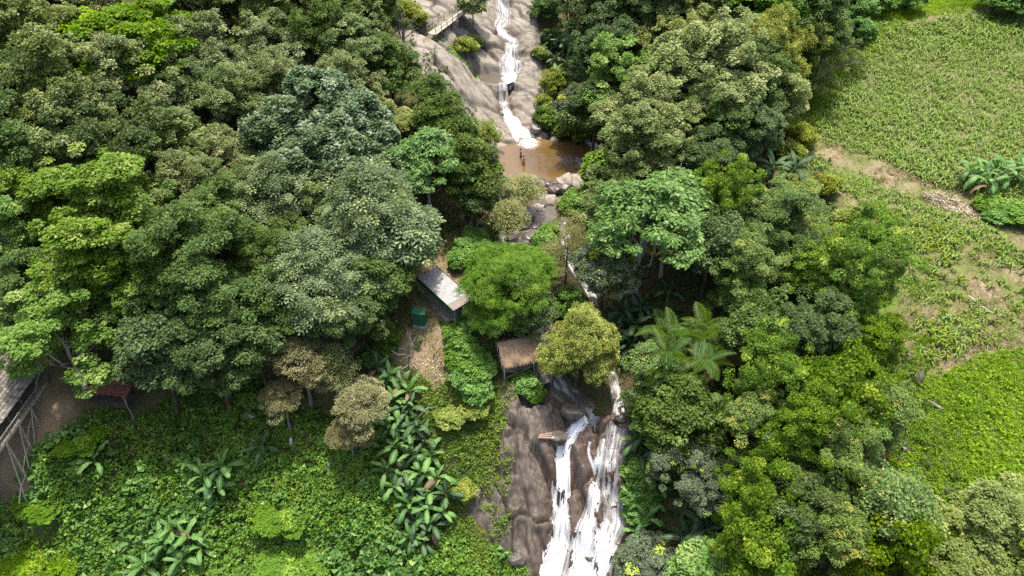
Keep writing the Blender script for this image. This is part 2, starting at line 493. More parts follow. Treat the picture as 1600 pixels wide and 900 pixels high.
def field_material():
    q = NT('field_soil'); v = q.coord((1, 1, 1), 'World')
    n1 = q.noise(v, 0.35, 5, 0.65); n2 = q.noise(v, 4.5, 6, 0.7); n3 = q.noise(v, 1.6, 4, 0.6)
    soil = q.mix(q.ramp(n2, [(0.3, 0.0), (0.72, 1.0)]), (0.075, 0.050, 0.030), (0.20, 0.148, 0.095))
    straw = q.mix(n2, (0.17, 0.13, 0.06), (0.34, 0.29, 0.18))
    c = q.mix(q.ramp(n3, [(0.46, 0.0), (0.66, 0.85)]), soil, straw)
    c = q.mix(q.ramp(n1, [(0.40, 0.0), (0.56, 0.8)]), c, q.mix(n2, (0.055, 0.082, 0.018), (0.14, 0.165, 0.045)))
    b = q.attr('bare').outputs['Fac']
    c = q.mix(q.math('MULTIPLY', b, 0.8), c, q.mix(n2, (0.17, 0.115, 0.07), (0.36, 0.29, 0.20)))
    q.base(c, 0.95, 0.1); q.bump(n2, 1.0, 0.12)
    return q.m
M_FIELD = field_material()

ax = np.concatenate([[-400, -260, -180, -130, -100, -84, -72], np.arange(-64, 80, 0.5), [82, 88, 96, 108, 125, 150, 190, 260, 400]])
ay = np.concatenate([[-60, -20, 0, 10, 18, 24], np.arange(28, 124, 0.5), [126, 132, 140, 150, 165, 185, 210, 250, 300, 400]])
infield = lambda C: poly_sd(C[:, 0], C[:, 1], FIELD) > 0
tag(link('ground', grid_mesh('ground', ax, ay, ground_z, M_GROUND, keep=lambda C: ~infield(C), attrs={'grassy': grassy, 'bare': bare})),
    'earth and leaf litter of the wooded valley floor', kind='structure')
tag(link('field', grid_mesh('field', ax, ay, ground_z, M_FIELD, keep=infield, attrs={'bare': bare})),
    'sloping brown field soil with straw under the maize rows', kind='structure')

def rock_material(name, c0, c1, c2, dark, rot, sx):
    q = NT(name); v = q.coord((1, 1, 1), 'World'); vs = q.coord(sx, 'World', rot)
    n1 = q.noise(vs, 0.55, 8, 0.66, 0.6); n2 = q.noise(v, 7, 6, 0.7); n3 = q.noise(vs, 1.9, 6, 0.65, 1.2); n4 = q.noise(v, 0.35, 4)
    c = q.mix(q.ramp(n1, [(0.34, 0.0), (0.6, 1.0)]), c0, c1)
    c = q.mix(q.ramp(n3, [(0.50, 0.0), (0.70, 0.75)]), c, c2)
    c = q.mix(q.ramp(n3, [(0.26, 0.85), (0.43, 0.0)]), c, dark)
    c = q.mix(q.math('MULTIPLY', q.ramp(n2, [(0.38, 1.0), (0.62, 0.0)]), 0.4), c, q.mix(1.0, c, (0.42, 0.38, 0.34), 'MULTIPLY'))
    m5 = q.noise(v, 1.1, 7, 0.72, 0.8)
    c = q.mix(q.math('MULTIPLY', q.ramp(m5, [(0.34, 1.0), (0.48, 0.0)]), 0.4), c, dark)
    c = q.mix(q.ramp(q.noise(v, 3.2, 6, 0.75, 0.5), [(0.56, 0.0), (0.70, 0.55)]), c, c2)
    vo = q.n('ShaderNodeTexVoronoi', feature='DISTANCE_TO_EDGE'); vo.inputs['Scale'].default_value = 0.42
    w = q.n('ShaderNodeMix', data_type='VECTOR'); w.inputs[0].default_value = 0.6
    nn = q.n('ShaderNodeTexNoise'); nn.inputs['Scale'].default_value = 0.9; q.l(vs, nn.inputs['Vector'])
    q.l(vs, w.inputs[4]); q.l(nn.outputs['Color'], w.inputs[5]); q.l(w.outputs[1], vo.inputs['Vector'])
    crk = q.ramp(vo.outputs['Distance'], [(0.0, 1.0), (0.012, 0.0)])
    c = q.mix(q.math('MULTIPLY', crk, 0.2), c, (0.05, 0.028, 0.022))
    moss = q.math('MULTIPLY', q.ramp(n4, [(0.56, 0.0), (0.68, 1.0)]), q.ramp(n2, [(0.42, 0.0), (0.6, 0.8)]))
    c = q.mix(moss, c, (0.085, 0.095, 0.035))
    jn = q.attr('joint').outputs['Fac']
    c = q.mix(q.math('MULTIPLY', jn, q.ramp(n2, [(0.3, 1.0), (0.75, 0.65)])), c, (0.022, 0.018, 0.014))  # crack shade and soil mixed into the base colour
    wet = q.attr('wet').outputs['Fac']
    c = q.mix(wet, c, q.mix(n3, (0.042, 0.022, 0.015), (0.100, 0.055, 0.036)))
    rg = q.math('SUBTRACT', 0.8, q.math('MULTIPLY', wet, 0.5))
    q.base(c, rg, 0.35)
    hgt = q.math('SUBTRACT', q.math('ADD', q.math('ADD', q.math('MULTIPLY', n2, 0.35), n3), m5), q.math('MULTIPLY', crk, 0.3))
    q.bump(hgt, 0.3, 0.06)
    return q.m
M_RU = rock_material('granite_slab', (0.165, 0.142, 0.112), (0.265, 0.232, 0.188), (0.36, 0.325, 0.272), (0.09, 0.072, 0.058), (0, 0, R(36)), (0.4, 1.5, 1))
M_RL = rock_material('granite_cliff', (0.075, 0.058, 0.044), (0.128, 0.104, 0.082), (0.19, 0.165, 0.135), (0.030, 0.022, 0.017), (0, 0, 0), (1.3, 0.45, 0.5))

def up_cells(x, y):
    s = 0.81 * x - 0.586 * y; t = 0.586 * x + 0.81 * y
    wx, wy = s + 1.2 * fbm(x * .3, y * .3, 24, 2), t + .6 * fbm(x * .4, y * .4, 25, 2)
    return blocks(wx * 0.16, wy * 0.48, 26), blocks(wx * 0.5 + 4, wy * 1.1, 27)
def lo_cells(x, y):
    wx, wy = x + .5 * fbm(x * .6, y * .6, 49, 2) + .25 * y, y + .6 * fbm(x * .5, y * .5, 50, 2)
    return blocks(wx * 0.42, wy * 0.24, 51), blocks(wx * 1.2, wy * 0.75, 52)
def joint_up(x, y):                                    # shade of the deep joints painted in with their soil, here wide, there closed
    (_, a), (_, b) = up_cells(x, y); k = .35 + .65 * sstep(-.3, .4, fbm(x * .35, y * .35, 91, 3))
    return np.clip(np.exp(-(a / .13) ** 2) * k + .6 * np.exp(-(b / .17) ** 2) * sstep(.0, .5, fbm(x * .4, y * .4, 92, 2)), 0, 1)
def joint_lo(x, y):  # cliff joints, crack shade painted in with the soil
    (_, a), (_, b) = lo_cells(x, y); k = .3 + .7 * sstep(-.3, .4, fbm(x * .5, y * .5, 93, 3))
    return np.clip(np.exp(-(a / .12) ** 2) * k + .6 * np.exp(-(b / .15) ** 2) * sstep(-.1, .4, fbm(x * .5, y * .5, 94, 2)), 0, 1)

def wet_of(paths):
    def f(x, y):
        m = np.zeros_like(x)
        for P, w in paths:
            m = np.maximum(m, np.exp(-(line_d(x, y, P) / w) ** 2))
        return np.clip(m * (0.75 + 0.5 * fbm(x * 0.9, y * 0.5, 77, 3)), 0, 1)
    return f
ru = np.array(ROCK_UP); rl = np.array(ROCK_LO)
me = grid_mesh('rock_slope', np.arange(ru[:, 0].min() - 1, ru[:, 0].max() + 1, 0.16), np.arange(ru[:, 1].min() - 1, 122, 0.16),
               lambda X, Y: rock_up(X, Y)[0], M_RU, keep=lambda C: poly_sd(C[:, 0], C[:, 1], ROCK_UP) > -0.9,
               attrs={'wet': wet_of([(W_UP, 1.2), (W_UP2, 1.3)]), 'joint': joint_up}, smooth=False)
tag(link('rock_slope', me), 'pale tilted granite slabs beside the upper waterfall', kind='structure')
me = grid_mesh('rock_cliff', np.arange(rl[:, 0].min() - 1, rl[:, 0].max() + 1, 0.11), np.arange(30, rl[:, 1].max() + 1, 0.11),
               lambda X, Y: rock_lo(X, Y)[0], M_RL, keep=lambda C: poly_sd(C[:, 0], C[:, 1], ROCK_LO) > -0.9,
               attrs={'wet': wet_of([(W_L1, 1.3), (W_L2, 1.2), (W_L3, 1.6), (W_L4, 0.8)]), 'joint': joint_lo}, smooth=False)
tag(link('rock_cliff', me), 'brown granite cliff that the lower waterfall runs down', kind='structure')

def surf(x, y):
    z = ground_z(x, y)
    za, sa = rock_up(x, y); zb, sb = rock_lo(x, y)
    z = np.where((sa > -0.9), np.maximum(z, za), z)
    return np.where((sb > -0.9), np.maximum(z, zb), z)
def sz(x, y):
    return float(surf(np.array([x]), np.array([y]))[0])

# ------------------------------------------------------------------ water
def water_mat(name, water, foam=(0.80, 0.81, 0.81), su=3.2, sv=0.55, lo=0.42, hi=0.62, see=False):
    q = NT(name); uv = q.n('ShaderNodeUVMap'); mp = q.n('ShaderNodeMapping')
    q.l(uv.outputs[0], mp.inputs[0]); mp.inputs['Scale'].default_value = (su, sv, 1)
    n = q.noise(mp.outputs[0], 1.0, 6, 0.68, 0.4)
    mp2 = q.n('ShaderNodeMapping'); q.l(uv.outputs[0], mp2.inputs[0]); mp2.inputs['Scale'].default_value = (su * 3, sv * 2.2, 1)
    n2 = q.noise(mp2.outputs[0], 1.0, 5, 0.65)
    a = q.attr('foam').outputs['Fac']
    f = q.math('ADD', q.math('MULTIPLY', n, 0.7), q.math('MULTIPLY', n2, 0.3))
    f = q.math('ADD', f, q.math('SUBTRACT', a, 0.5))
    fac = q.ramp(f, [(lo, 0.0), (hi, 1.0)])
    q.base(q.mix(fac, water, foam), q.math('ADD', 0.32, q.math('MULTIPLY', fac, 0.5)), 0.35)
    q.bump(f, 0.45, 0.08)
    if see:
        tr = q.n('ShaderNodeBsdfTransparent'); ms = q.n('ShaderNodeMixShader')
        q.l(q.ramp(f, [(lo - 0.06, 0.0), (hi - 0.06, 1.0)]), ms.inputs[0])
        q.l(tr.outputs[0], ms.inputs[1]); q.l(q.p.outputs[0], ms.inputs[2]); q.l(ms.outputs[0], q.out.inputs[0])
    return q.m
M_FALL = water_mat('falling_water', (0.34, 0.33, 0.32), su=5.5, sv=0.38, lo=0.34, hi=0.68, see=True)
M_STREAM = water_mat('stream_water', (0.085, 0.070, 0.052), foam=(0.62, 0.63, 0.63), su=1.6, sv=0.7, lo=0.48, hi=0.74)

def smooth_path(P, step=0.25):
    P = np.array(P, float); d = np.concatenate([[0], np.cumsum(np.hypot(*np.diff(P, axis=0).T))])
    s = np.arange(0, d[-1], step)
    x, y = np.interp(s, d, P[:, 0]), np.interp(s, d, P[:, 1])
    k = np.ones(7) / 7
    pad = lambda a: np.convolve(np.concatenate([[a[0]] * 3, a, [a[-1]] * 3]), k, 'valid')
    return np.stack([pad(x), pad(y)], 1), s, d[-1]

def ribbon(name, P, widths, foam, mat, lift=0.1, amp=0.14, seed=1, level=None, nx=18, step=0.2):
    C, s, L = smooth_path(P, step)
    T = np.gradient(C, axis=0); T /= np.linalg.norm(T, axis=1)[:, None] + 1e-9
    Nn = np.stack([-T[:, 1], T[:, 0]], 1)
    w = np.interp(s / L, np.linspace(0, 1, len(widths)), widths)
    fo = np.interp(s / L, np.linspace(0, 1, len(foam)), foam)
    u = np.linspace(-1, 1, nx)
    jit = 1 + 0.25 * fbm(np.tile(s[:, None] * 0.8, (1, nx)), np.sign(u)[None] * 3.0 + 0 * s[:, None], seed, 2)
    X = C[:, :1] + Nn[:, :1] * u[None] * w[:, None] / 2 * jit
    Y = C[:, 1:] + Nn[:, 1:] * u[None] * w[:, None] / 2 * jit
    Z = surf(X, Y)
    U, V_ = u[None] * w[:, None] / 2, np.tile(s[:, None], (1, nx))
    Z = Z * 0.75 + 0.25 * Z.mean(1, keepdims=True)
    Z = Z + lift + amp * (0.5 + 0.5 * fbm(U * 2.2, V_ * 0.9, seed + 3, 3)) * (1 - u[None] ** 4) - 0.12 * u[None] ** 6
    if level is not None: Z = np.maximum(Z * 0 + level, Z * 0 + level)
    Vv = np.stack([X, Y, Z], -1).reshape(-1, 3)
    i = np.arange(len(s) * nx).reshape(len(s), nx)
    F = np.stack([i[:-1, :-1], i[:-1, 1:], i[1:, 1:], i[1:, :-1]], -1).reshape(-1, 4)
    me = mesh_np(name, Vv, F, mat, uv=np.stack([U.ravel() + seed, V_.ravel()], 1), smooth=True)
    a = me.attributes.new('foam', 'FLOAT', 'POINT')
    a.data.foreach_set('value', (fo[:, None] - 0.20 * np.abs(u[None]) ** 2.2 + 0.10 * fbm(U * 1.4 + seed, V_ * 0.35, seed + 9, 3)).ravel().astype(np.float32))
    return link(name, me)

tag(ribbon('waterfall', W_UP, [2.0, 2.0, 2.6, 2.6, 1.6, 1.8, 2.8, 3.4, 2.6], [0.42, 0.44, 0.46, 0.48, 0.52, 0.50, 0.48, 0.50, 0.58], M_FALL, seed=1), 'narrow white upper waterfall dropping between granite slabs', kind='structure')
tag(ribbon('waterfall', W_UP2, [1.4, 1.6, 2.4, 3.6], [0.50, 0.55, 0.66, 0.62], M_FALL, seed=2), 'white chute of water fanning into the brown pool', kind='structure')
tag(ribbon('waterfall', W_L1, [1.5, 1.3, 1.6, 1.8, 2.2, 2.9, 3.8], [0.50, 0.58, 0.64, 0.58, 0.57, 0.58, 0.60], M_FALL, seed=3), 'lower waterfall strand nearest the bare dark rock', kind='structure')
tag(ribbon('waterfall', W_L2, [0.7, 1.2, 1.9, 2.7, 3.6], [0.50, 0.58, 0.57, 0.57, 0.60], M_FALL, seed=4), 'middle strand of the lower waterfall', kind='structure')
tag(ribbon('waterfall', W_L3, [2.5, 2.7, 2.6, 2.6, 2.8, 3.3], [0.40, 0.43, 0.46, 0.57, 0.57, 0.59], M_FALL, seed=5), 'thin veil strand of the lower waterfall beside the banana leaves', kind='structure')
tag(ribbon('waterfall', W_L4, [0.4, 0.4, 0.45], [0.5, 0.5, 0.54], M_FALL, seed=6, step=0.12), 'small trickle joining the middle strand of the lower waterfall', kind='structure')

S_MAIN = wpath([(862, 292), (858, 305), (852, 328), (838, 345), (815, 366), (806, 395), (812, 430), (840, 470), (846, 500), (848, 535), (858, 575), (885, 615), (915, 642), (926, 652)])
S_RIGHT = wpath([(893, 300), (884, 330), (878, 365), (884, 400), (900, 428), (925, 465), (936, 500), (944, 545), (956, 590), (966, 630), (967, 668)])
tag(ribbon('stream', S_MAIN, [4.0, 3.4, 4.0, 3.6, 2.4, 2.2, 2.0, 2.6, 2.2], [0.40, 0.48, 0.34, 0.5, 0.5, 0.55, 0.58, 0.5, 0.5], M_STREAM, lift=0.16, amp=0.12, seed=7), 'shallow stream running from the pool past the thatched hut', kind='structure')
tag(ribbon('stream', S_RIGHT, [1.2, 1.0, 1.0, 1.1, 1.5, 1.3, 1.5], [0.42, 0.44, 0.48, 0.40, 0.50, 0.34, 0.42], M_STREAM, lift=0.16, amp=0.1, seed=8), 'narrow side channel of the stream below the wooded bank', kind='structure')

def pool_material():
    q = NT('pool_water'); v = q.coord((1, 1, 1), 'World')
    n1 = q.noise(v, 0.16, 3); n2 = q.noise(v, 2.6, 4, 0.6); a = q.attr('foam').outputs['Fac']; d = q.attr('deep').outputs['Fac']
    c = q.mix(d, (0.140, 0.088, 0.036), (0.080, 0.049, 0.016))
    c = q.mix(q.ramp(n1, [(0.4, 0.0), (0.65, 0.5)]), c, (0.112, 0.068, 0.024))
    nf = q.noise(v, 3.5, 6, 0.7)
    f = q.ramp(q.math('ADD', nf, q.math('SUBTRACT', a, 0.5)), [(0.46, 0.0), (0.66, 1.0)])
    c = q.mix(f, c, (0.72, 0.72, 0.70))
    q.base(c, q.math('ADD', 0.06, q.math('MULTIPLY', f, 0.5)), 0.5); q.bump(n2, 0.35, 0.05)
    return q.m
M_POOL = pool_material()
pp = np.array(POOL)
plunge = np.array(W_UP2[-1])
me = grid_mesh('pool', np.arange(pp[:, 0].min() - 2, pp[:, 0].max() + 2, 0.25), np.arange(pp[:, 1].min() - 2, pp[:, 1].max() + 2, 0.25),
               lambda X, Y: 0.03 * fbm(X * 1.4, Y * 1.4, 81, 3), M_POOL, keep=lambda C: poly_sd(C[:, 0], C[:, 1], POOL) > -1.3,
               attrs={'foam': lambda x, y: 0.62 * np.exp(-(np.hypot(x - plunge[0] - 0.2, (y - plunge[1] + 0.4) * 0.8) / 2.4) ** 2),
                      'deep': lambda x, y: sstep(0.0, 3.5, poly_sd(x, y, POOL))})
tag(link('pool', me), 'brown plunge pool below the upper waterfall', kind='structure')
me = grid_mesh('ledge_pool', np.arange(LEDGE.x - 3, LEDGE.x + 3, 0.2), np.arange(LEDGE.y - 3, LEDGE.y + 3, 0.2),
               lambda X, Y: LEDGE.z + 0.55 + 0.03 * fbm(X * 2, Y * 2, 82, 3), M_STREAM, keep=lambda C: np.hypot(C[:, 0] - LEDGE.x, (C[:, 1] - LEDGE.y) * 1.2) < 2.45,
               attrs={'foam': lambda x, y: 0.30 + 0.4 * sstep(-0.5, 2.0, x - LEDGE.x)})
uvl = me.uv_layers.new(name='UVMap')
co = np.zeros(len(me.vertices) * 3, np.float32); me.vertices.foreach_get('co', co); co = co.reshape(-1, 3)
li = np.zeros(len(me.loops), np.int32); me.loops.foreach_get('vertex_index', li); uvl.data.foreach_set('uv', co[li][:, :2].ravel())
tag(link('ledge_pool', me), 'small grey foaming pool on the ledge halfway down the granite', kind='structure')

# ------------------------------------------------------------------ boulders
def ico(sub):
    import bmesh
    bm = bmesh.new(); bmesh.ops.create_icosphere(bm, subdivisions=sub, radius=1.0)
    V = np.array([v.co[:] for v in bm.verts]); F = np.array([[v.index for v in f.verts] for f in bm.faces]); bm.free()
    return V, F
ICO_V, ICO_F = ico(4)
def boulder_mesh(seed, mat):
    rng = np.random.default_rng(seed)
    V = ICO_V.copy()
    for _ in range(11):
        n = rng.normal(size=3); n /= np.linalg.norm(n); c = rng.uniform(0.62, 0.92)
        k = np.maximum(V @ n - c, 0); V -= 0.85 * k[:, None] * n
    D = ICO_V
    V *= (1 + 0.10 * fbm(D[:, 0] * 2 + seed + D[:, 2], D[:, 1] * 2 + D[:, 2] * 1.7, seed, 4))[:, None]
    V *= np.array([1.0, rng.uniform(0.7, 0.95), rng.uniform(0.5, 0.75)])
    return mesh_np('boulder', V, ICO_F, mat, smooth=False)
M_BW = simple('wet_boulder', (0.045, 0.036, 0.030), (0.14, 0.115, 0.095), 1.5, 0.35, 0.5)
M_BD = simple('dry_boulder', (0.20, 0.165, 0.13), (0.38, 0.34, 0.28), 1.5, 0.85, 0.2)
BW = [boulder_mesh(i, M_BW) for i in range(4)]; BD = [boulder_mesh(20 + i, M_BD) for i in range(4)]
rngb = np.random.default_rng(5)
def boulder(px, py, r, dry, label, group=None, dz=-0.15):
    p, _ = pt(px, py)
    z = max(sz(p.x, p.y), 0.0 if 73 < p.y < 88 else -99)
    o = link('boulder', (BD if dry else BW)[rngb.integers(4)], loc=(p.x, p.y, z + r * (0.15 + dz)))
    o.rotation_euler = (rngb.uniform(-.2, .2), rngb.uniform(-.2, .2), rngb.uniform(0, 6.3)); o.scale = (r, r, r * rngb.uniform(.8, 1.1))
    tag(o, label, 'boulder', group)
    return o
for (px, py, r, dry), lb in ranked(((848, 289, .9, 0), (858, 292, .8, 0), (868, 294, .7, 0), (877, 291, .9, 1), (888, 289, 1.1, 1), (900, 287, 1.2, 1), (909, 289, .8, 0), (842, 293, .7, 0),
                       (872, 302, .9, 0), (862, 303, .6, 0), (882, 300, .7, 0), (836, 286, .7, 1)), 'boulder in the weir that dams the brown pool', 0):
    boulder(px, py, r * 1.15, dry, lb, 'boulders damming the pool')
boulder(862, 315, 1.05, 1, 'largest tan boulder in the stream just below the weir')
for (px, py, r), lb in ranked(((849, 322, .5), (843, 326, .6), (872, 322, .5), (834, 340, .4), (826, 345, .5), (838, 356, .55), (820, 357, .6), (803, 360, .7), (798, 375, .6), (829, 372, .8),
                  (816, 383, .7), (806, 392, .6), (824, 392, .6), (797, 392, .5), (834, 385, .6), (812, 400, .5), (880, 352, .4), (888, 372, .5), (875, 390, .6), (893, 402, .5)), 'wet rock in the rapids between weir and feathery tree', 1):
    boulder(px, py, r * 1.5, rngb.random() < 0.3, lb, 'rocks in the rapids')
for (px, py, r), lb in ranked(((838, 488, .8), (855, 478, .9), (862, 497, .7), (836, 512, .6), (858, 516, .8), (920, 480, .6), (950, 512, .9), (930, 520, .6), (955, 545, .8), (936, 560, .7)), 'brown rock beside the cascades below the feathery tree', 1):
    boulder(px, py, r, rngb.random() < 0.5, lb, 'rocks by the cascades')
boulder(838, 470, 1.1, 1, 'reddish rock slab beside the cascade above the thatched hut')
boulder(905, 485, 1.3, 0, 'rounded dark boulder behind the pale yellow bush')
boulder(846, 585, 1.6, 1, 'smooth pale boulder between the thatched hut and the pale yellow bush')
boulder(893, 655, 1.25, 0, 'dark boulder parting the water at the lip of the lower waterfall')
boulder(868, 690, 1.2, 0, 'round dark boulder at the head of the lower waterfall strand')
boulder(390, 650, 0.75, 1, 'small grey boulder alone in the undergrowth under the forest edge')
boulder(1430, 588, 0.85, 0, 'grey angular boulder at the foot of the vine covered tree')
boulder(1412, 700, 0.5, 0, 'brown rock in the bright grass beside the dark bushes')
boulder(1357, 36, 0.9, 1, 'pale rock in the bright grass above the maize')
boulder(838, 208, 1.3, 0, 'black wet boulder beside the chute into the pool')
boulder(850, 218, 0.9, 0, 'dark rock at the pool edge below the granite')
boulder(783, 178, 0.45, 0, 'small black rock at the side of the white chute')
boulder(866, 222, 0.7, 1, 'tan rock on the sandy pool edge under the hanging shrubs')
boulder(808, 880, 0.9, 0, 'dark block at the base of the brown cliff')
boulder(922, 870, 0.45, 0, 'small dark stone splitting the lower waterfall near the bottom')
boulder(675, 715, 0.5, 1, 'grey stone in the yellow weeds beside the banana stand')

# ------------------------------------------------------------------ foliage builders
UP = np.array([0, 0, 1.0])
def unit(a):
    return a / (np.linalg.norm(a, axis=-1, keepdims=True) + 1e-9)

def leaves(C, A, N, L, W, fold=0.10, tri=False):
    """one four-cornered folded blade per row: base, side, tip, side"""
    A = unit(A); S = unit(np.cross(N, A)); N = np.cross(A, S)
    L = np.broadcast_to(L, (len(C),))[:, None]; W = np.broadcast_to(W, (len(C),))[:, None]
    m = C + A * L * 0.45 + N * L * fold
    if tri:                                              # small leaves far off: one three-cornered blade
        V = np.stack([C, C + A * L * .85 + S * W * .55, C + A * L - S * W * .45 - N * L * fold], 1).reshape(-1, 3)
        return V, np.arange(len(V)).reshape(-1, 3)
    V = np.stack([C, m + S * W * 0.5, C + A * L - N * L * fold * 0.6, m - S * W * 0.5], 1).reshape(-1, 3)
    F = np.arange(len(V)).reshape(-1, 4)
    return V, F

def sphere_dirs(rng, n, zmin=-1.0):
    z = rng.uniform(zmin, 1, n); a = rng.uniform(0, 2 * np.pi, n); r = np.sqrt(np.maximum(0, 1 - z * z))
    return np.stack([r * np.cos(a), r * np.sin(a), z], 1)

SPEC = dict(
    # L, W leaf size; droop; cr clump radius; fl clump flatness; n leaves per clump; lobes; rz crown height/radius; c0,c1 colours; tip share and colour
    olive=dict(L=.34, W=.20, droop=.1, cr=.62, fl=.75, n=74, lobes=15, rz=1.23, c0=(.056, .086, .024), c1=(.140, .176, .060), tip=(.19, .215, .095), tf=.12, bark=0, spec=.45),
    khaki=dict(L=.32, W=.18, droop=.15, cr=.66, fl=.75, n=76, lobes=15, rz=1.17, c0=(.072, .096, .034), c1=(.160, .186, .078), tip=(.23, .24, .12), tf=.15, bark=1, spec=.45),
    dense=dict(L=.33, W=.20, droop=.2, cr=.85, fl=.7, n=120, lobes=12, rz=1.30, c0=(.032, .060, .014), c1=(.090, .132, .034), tip=(.13, .18, .055), tf=.08, bark=0, spec=.35),
    lime=dict(L=.36, W=.29, droop=.25, cr=.80, fl=.5, n=80, lobes=14, rz=1.30, c0=(.064, .124, .024), c1=(.142, .215, .055), tip=(.21, .27, .09), tf=.14, bark=2, spec=.35),
    bright=dict(L=.36, W=.24, droop=.1, cr=.85, fl=.38, n=95, lobes=14, rz=.6, c0=(.045, .105, .012), c1=(.115, .20, .026), tip=(.19, .28, .04), tf=.10, bark=0, spec=.3),
    blue=dict(L=.50, W=.30, droop=-.25, cr=.60, fl=.95, n=52, lobes=18, rz=1.30, c0=(.042, .076, .033), c1=(.122, .166, .080), tip=(.20, .24, .165), tf=.12, bark=1, spec=.6),
    pinnate=dict(L=1.1, W=.34, droop=.45, cr=.80, fl=.5, n=17, lobes=16, rz=1.17, c0=(.046, .078, .030), c1=(.142, .180, .092), tip=(.22, .26, .12), tf=.12, bark=1, spec=.5, kind='spray'),
    flower=dict(L=.30, W=.20, droop=.0, cr=.58, fl=.8, n=84, lobes=15, rz=1.17, c0=(.082, .114, .034), c1=(.180, .205, .080), tip=(.27, .285, .135), tf=.22, bark=1, spec=.3),
    yellow=dict(L=.26, W=.14, droop=.0, cr=.52, fl=1.0, n=50, lobes=18, rz=1.25, c0=(.105, .138, .035), c1=(.215, .245, .075), tip=(.36, .36, .13), tf=.15, bark=0, spec=.3, lr=(.18, .40)),
    vine=dict(L=.28, W=.22, droop=.8, cr=.75, fl=1.0, n=105, lobes=13, rz=1.5, c0=(.045, .085, .013), c1=(.125, .195, .030), tip=(.22, .27, .05), tf=.09, bark=0, spec=.35),
    vinegrey=dict(L=.27, W=.18, droop=.5, cr=.72, fl=.9, n=105, lobes=13, rz=1.45, c0=(.050, .085, .022), c1=(.125, .180, .050), tip=(.24, .25, .07), tf=.10, bark=0, spec=.4),
    feather=dict(L=.62, W=.16, droop=.15, cr=.85, fl=.35, n=26, lobes=18, rz=.5, c0=(.045, .098, .020), c1=(.115, .190, .045), tip=(.16, .25, .06), tf=.06, bark=1, spec=.25, kind='spray', lr=(.14, .36)),
    featherpale=dict(L=.58, W=.15, droop=.1, cr=.95, fl=.5, n=44, lobes=17, rz=.6, c0=(.085, .120, .040), c1=(.180, .215, .085), tip=(.25, .27, .12), tf=.08, bark=1, spec=.3, kind='spray', lr=(.14, .36)),
    bigleaf=dict(L=.58, W=.27, droop=.55, cr=.85, fl=.5, n=66, lobes=15, rz=.85, c0=(.050, .100, .024), c1=(.130, .205, .060), tip=(.20, .27, .09), tf=.10, bark=2, spec=.4),
    greyround=dict(L=.25, W=.17, droop=.1, cr=.55, fl=.9, n=110, lobes=14, rz=.95, c0=(.038, .056, .026), c1=(.105, .130, .075), tip=(.36, .42, .07), tf=.035, bark=0, spec=.6),
    dry=dict(L=.24, W=.11, droop=.0, cr=.60, fl=.8, n=84, lobes=11, rz=.75, c0=(.105, .105, .050), c1=(.20, .195, .105), tip=(.28, .25, .15), tf=.15, bark=1, spec=.2),
    thin=dict(L=.26, W=.13, droop=.0, cr=.70, fl=.9, n=30, lobes=9, rz=1.2, c0=(.100, .115, .045), c1=(.195, .205, .090), tip=(.27, .26, .12), tf=.1, bark=1, spec=.3),
    dark=dict(L=.36, W=.22, droop=.3, cr=.78, fl=.75, n=92, lobes=13, rz=1.30, c0=(.028, .052, .016), c1=(.078, .114, .038), tip=(.10, .14, .05), tf=.06, bark=0, spec=.45),
    palegreen=dict(L=.34, W=.18, droop=.1, cr=.62, fl=.7, n=74, lobes=15, rz=.9, c0=(.085, .120, .036), c1=(.175, .212, .080), tip=(.24, .27, .11), tf=.12, bark=1, spec=.3),
    bushug=dict(L=.27, W=.17, droop=.1, cr=.42, fl=.7, n=60, lobes=11, rz=.6, c0=(.042, .094, .014), c1=(.112, .190, .030), tip=(.20, .28, .06), tf=.08, bark=0, spec=.25),
    shrub=dict(L=.34, W=.22, droop=.1, cr=.42, fl=.7, n=46, lobes=9, rz=.75, c0=(.055, .115, .022), c1=(.130, .225, .060), tip=(.20, .29, .09), tf=.10, bark=0, spec=.4),
    shrubdark=dict(L=.30, W=.18, droop=.1, cr=.42, fl=.7, n=52, lobes=9, rz=.7, c0=(.030, .065, .014), c1=(.085, .140, .034), tip=(.13, .19, .05), tf=.08, bark=0, spec=.4),
    shrubgold=dict(L=.28, W=.15, droop=.0, cr=.42, fl=.8, n=52, lobes=9, rz=.8, c0=(.090, .120, .024), c1=(.185, .215, .050), tip=(.26, .28, .09), tf=.12, bark=0, spec=.3),
)
BARKS = [simple('bark_brown', (.055, .038, .026), (.13, .095, .065), 3, .9, .1, (1, 1, .25)),
         simple('bark_grey', (.13, .115, .095), (.27, .25, .215), 3, .85, .15, (1, 1, .3)),
         simple('bark_pale', (.24, .22, .195), (.50, .47, .43), 2.5, .8, .15, (1, 1, .5))]
for k, s in SPEC.items():
    s['mat'] = leaf_mat('leaf_' + k, s['c0'], s['c1'], s['tip'], spec=s['spec'] * .6, gain=1.4)

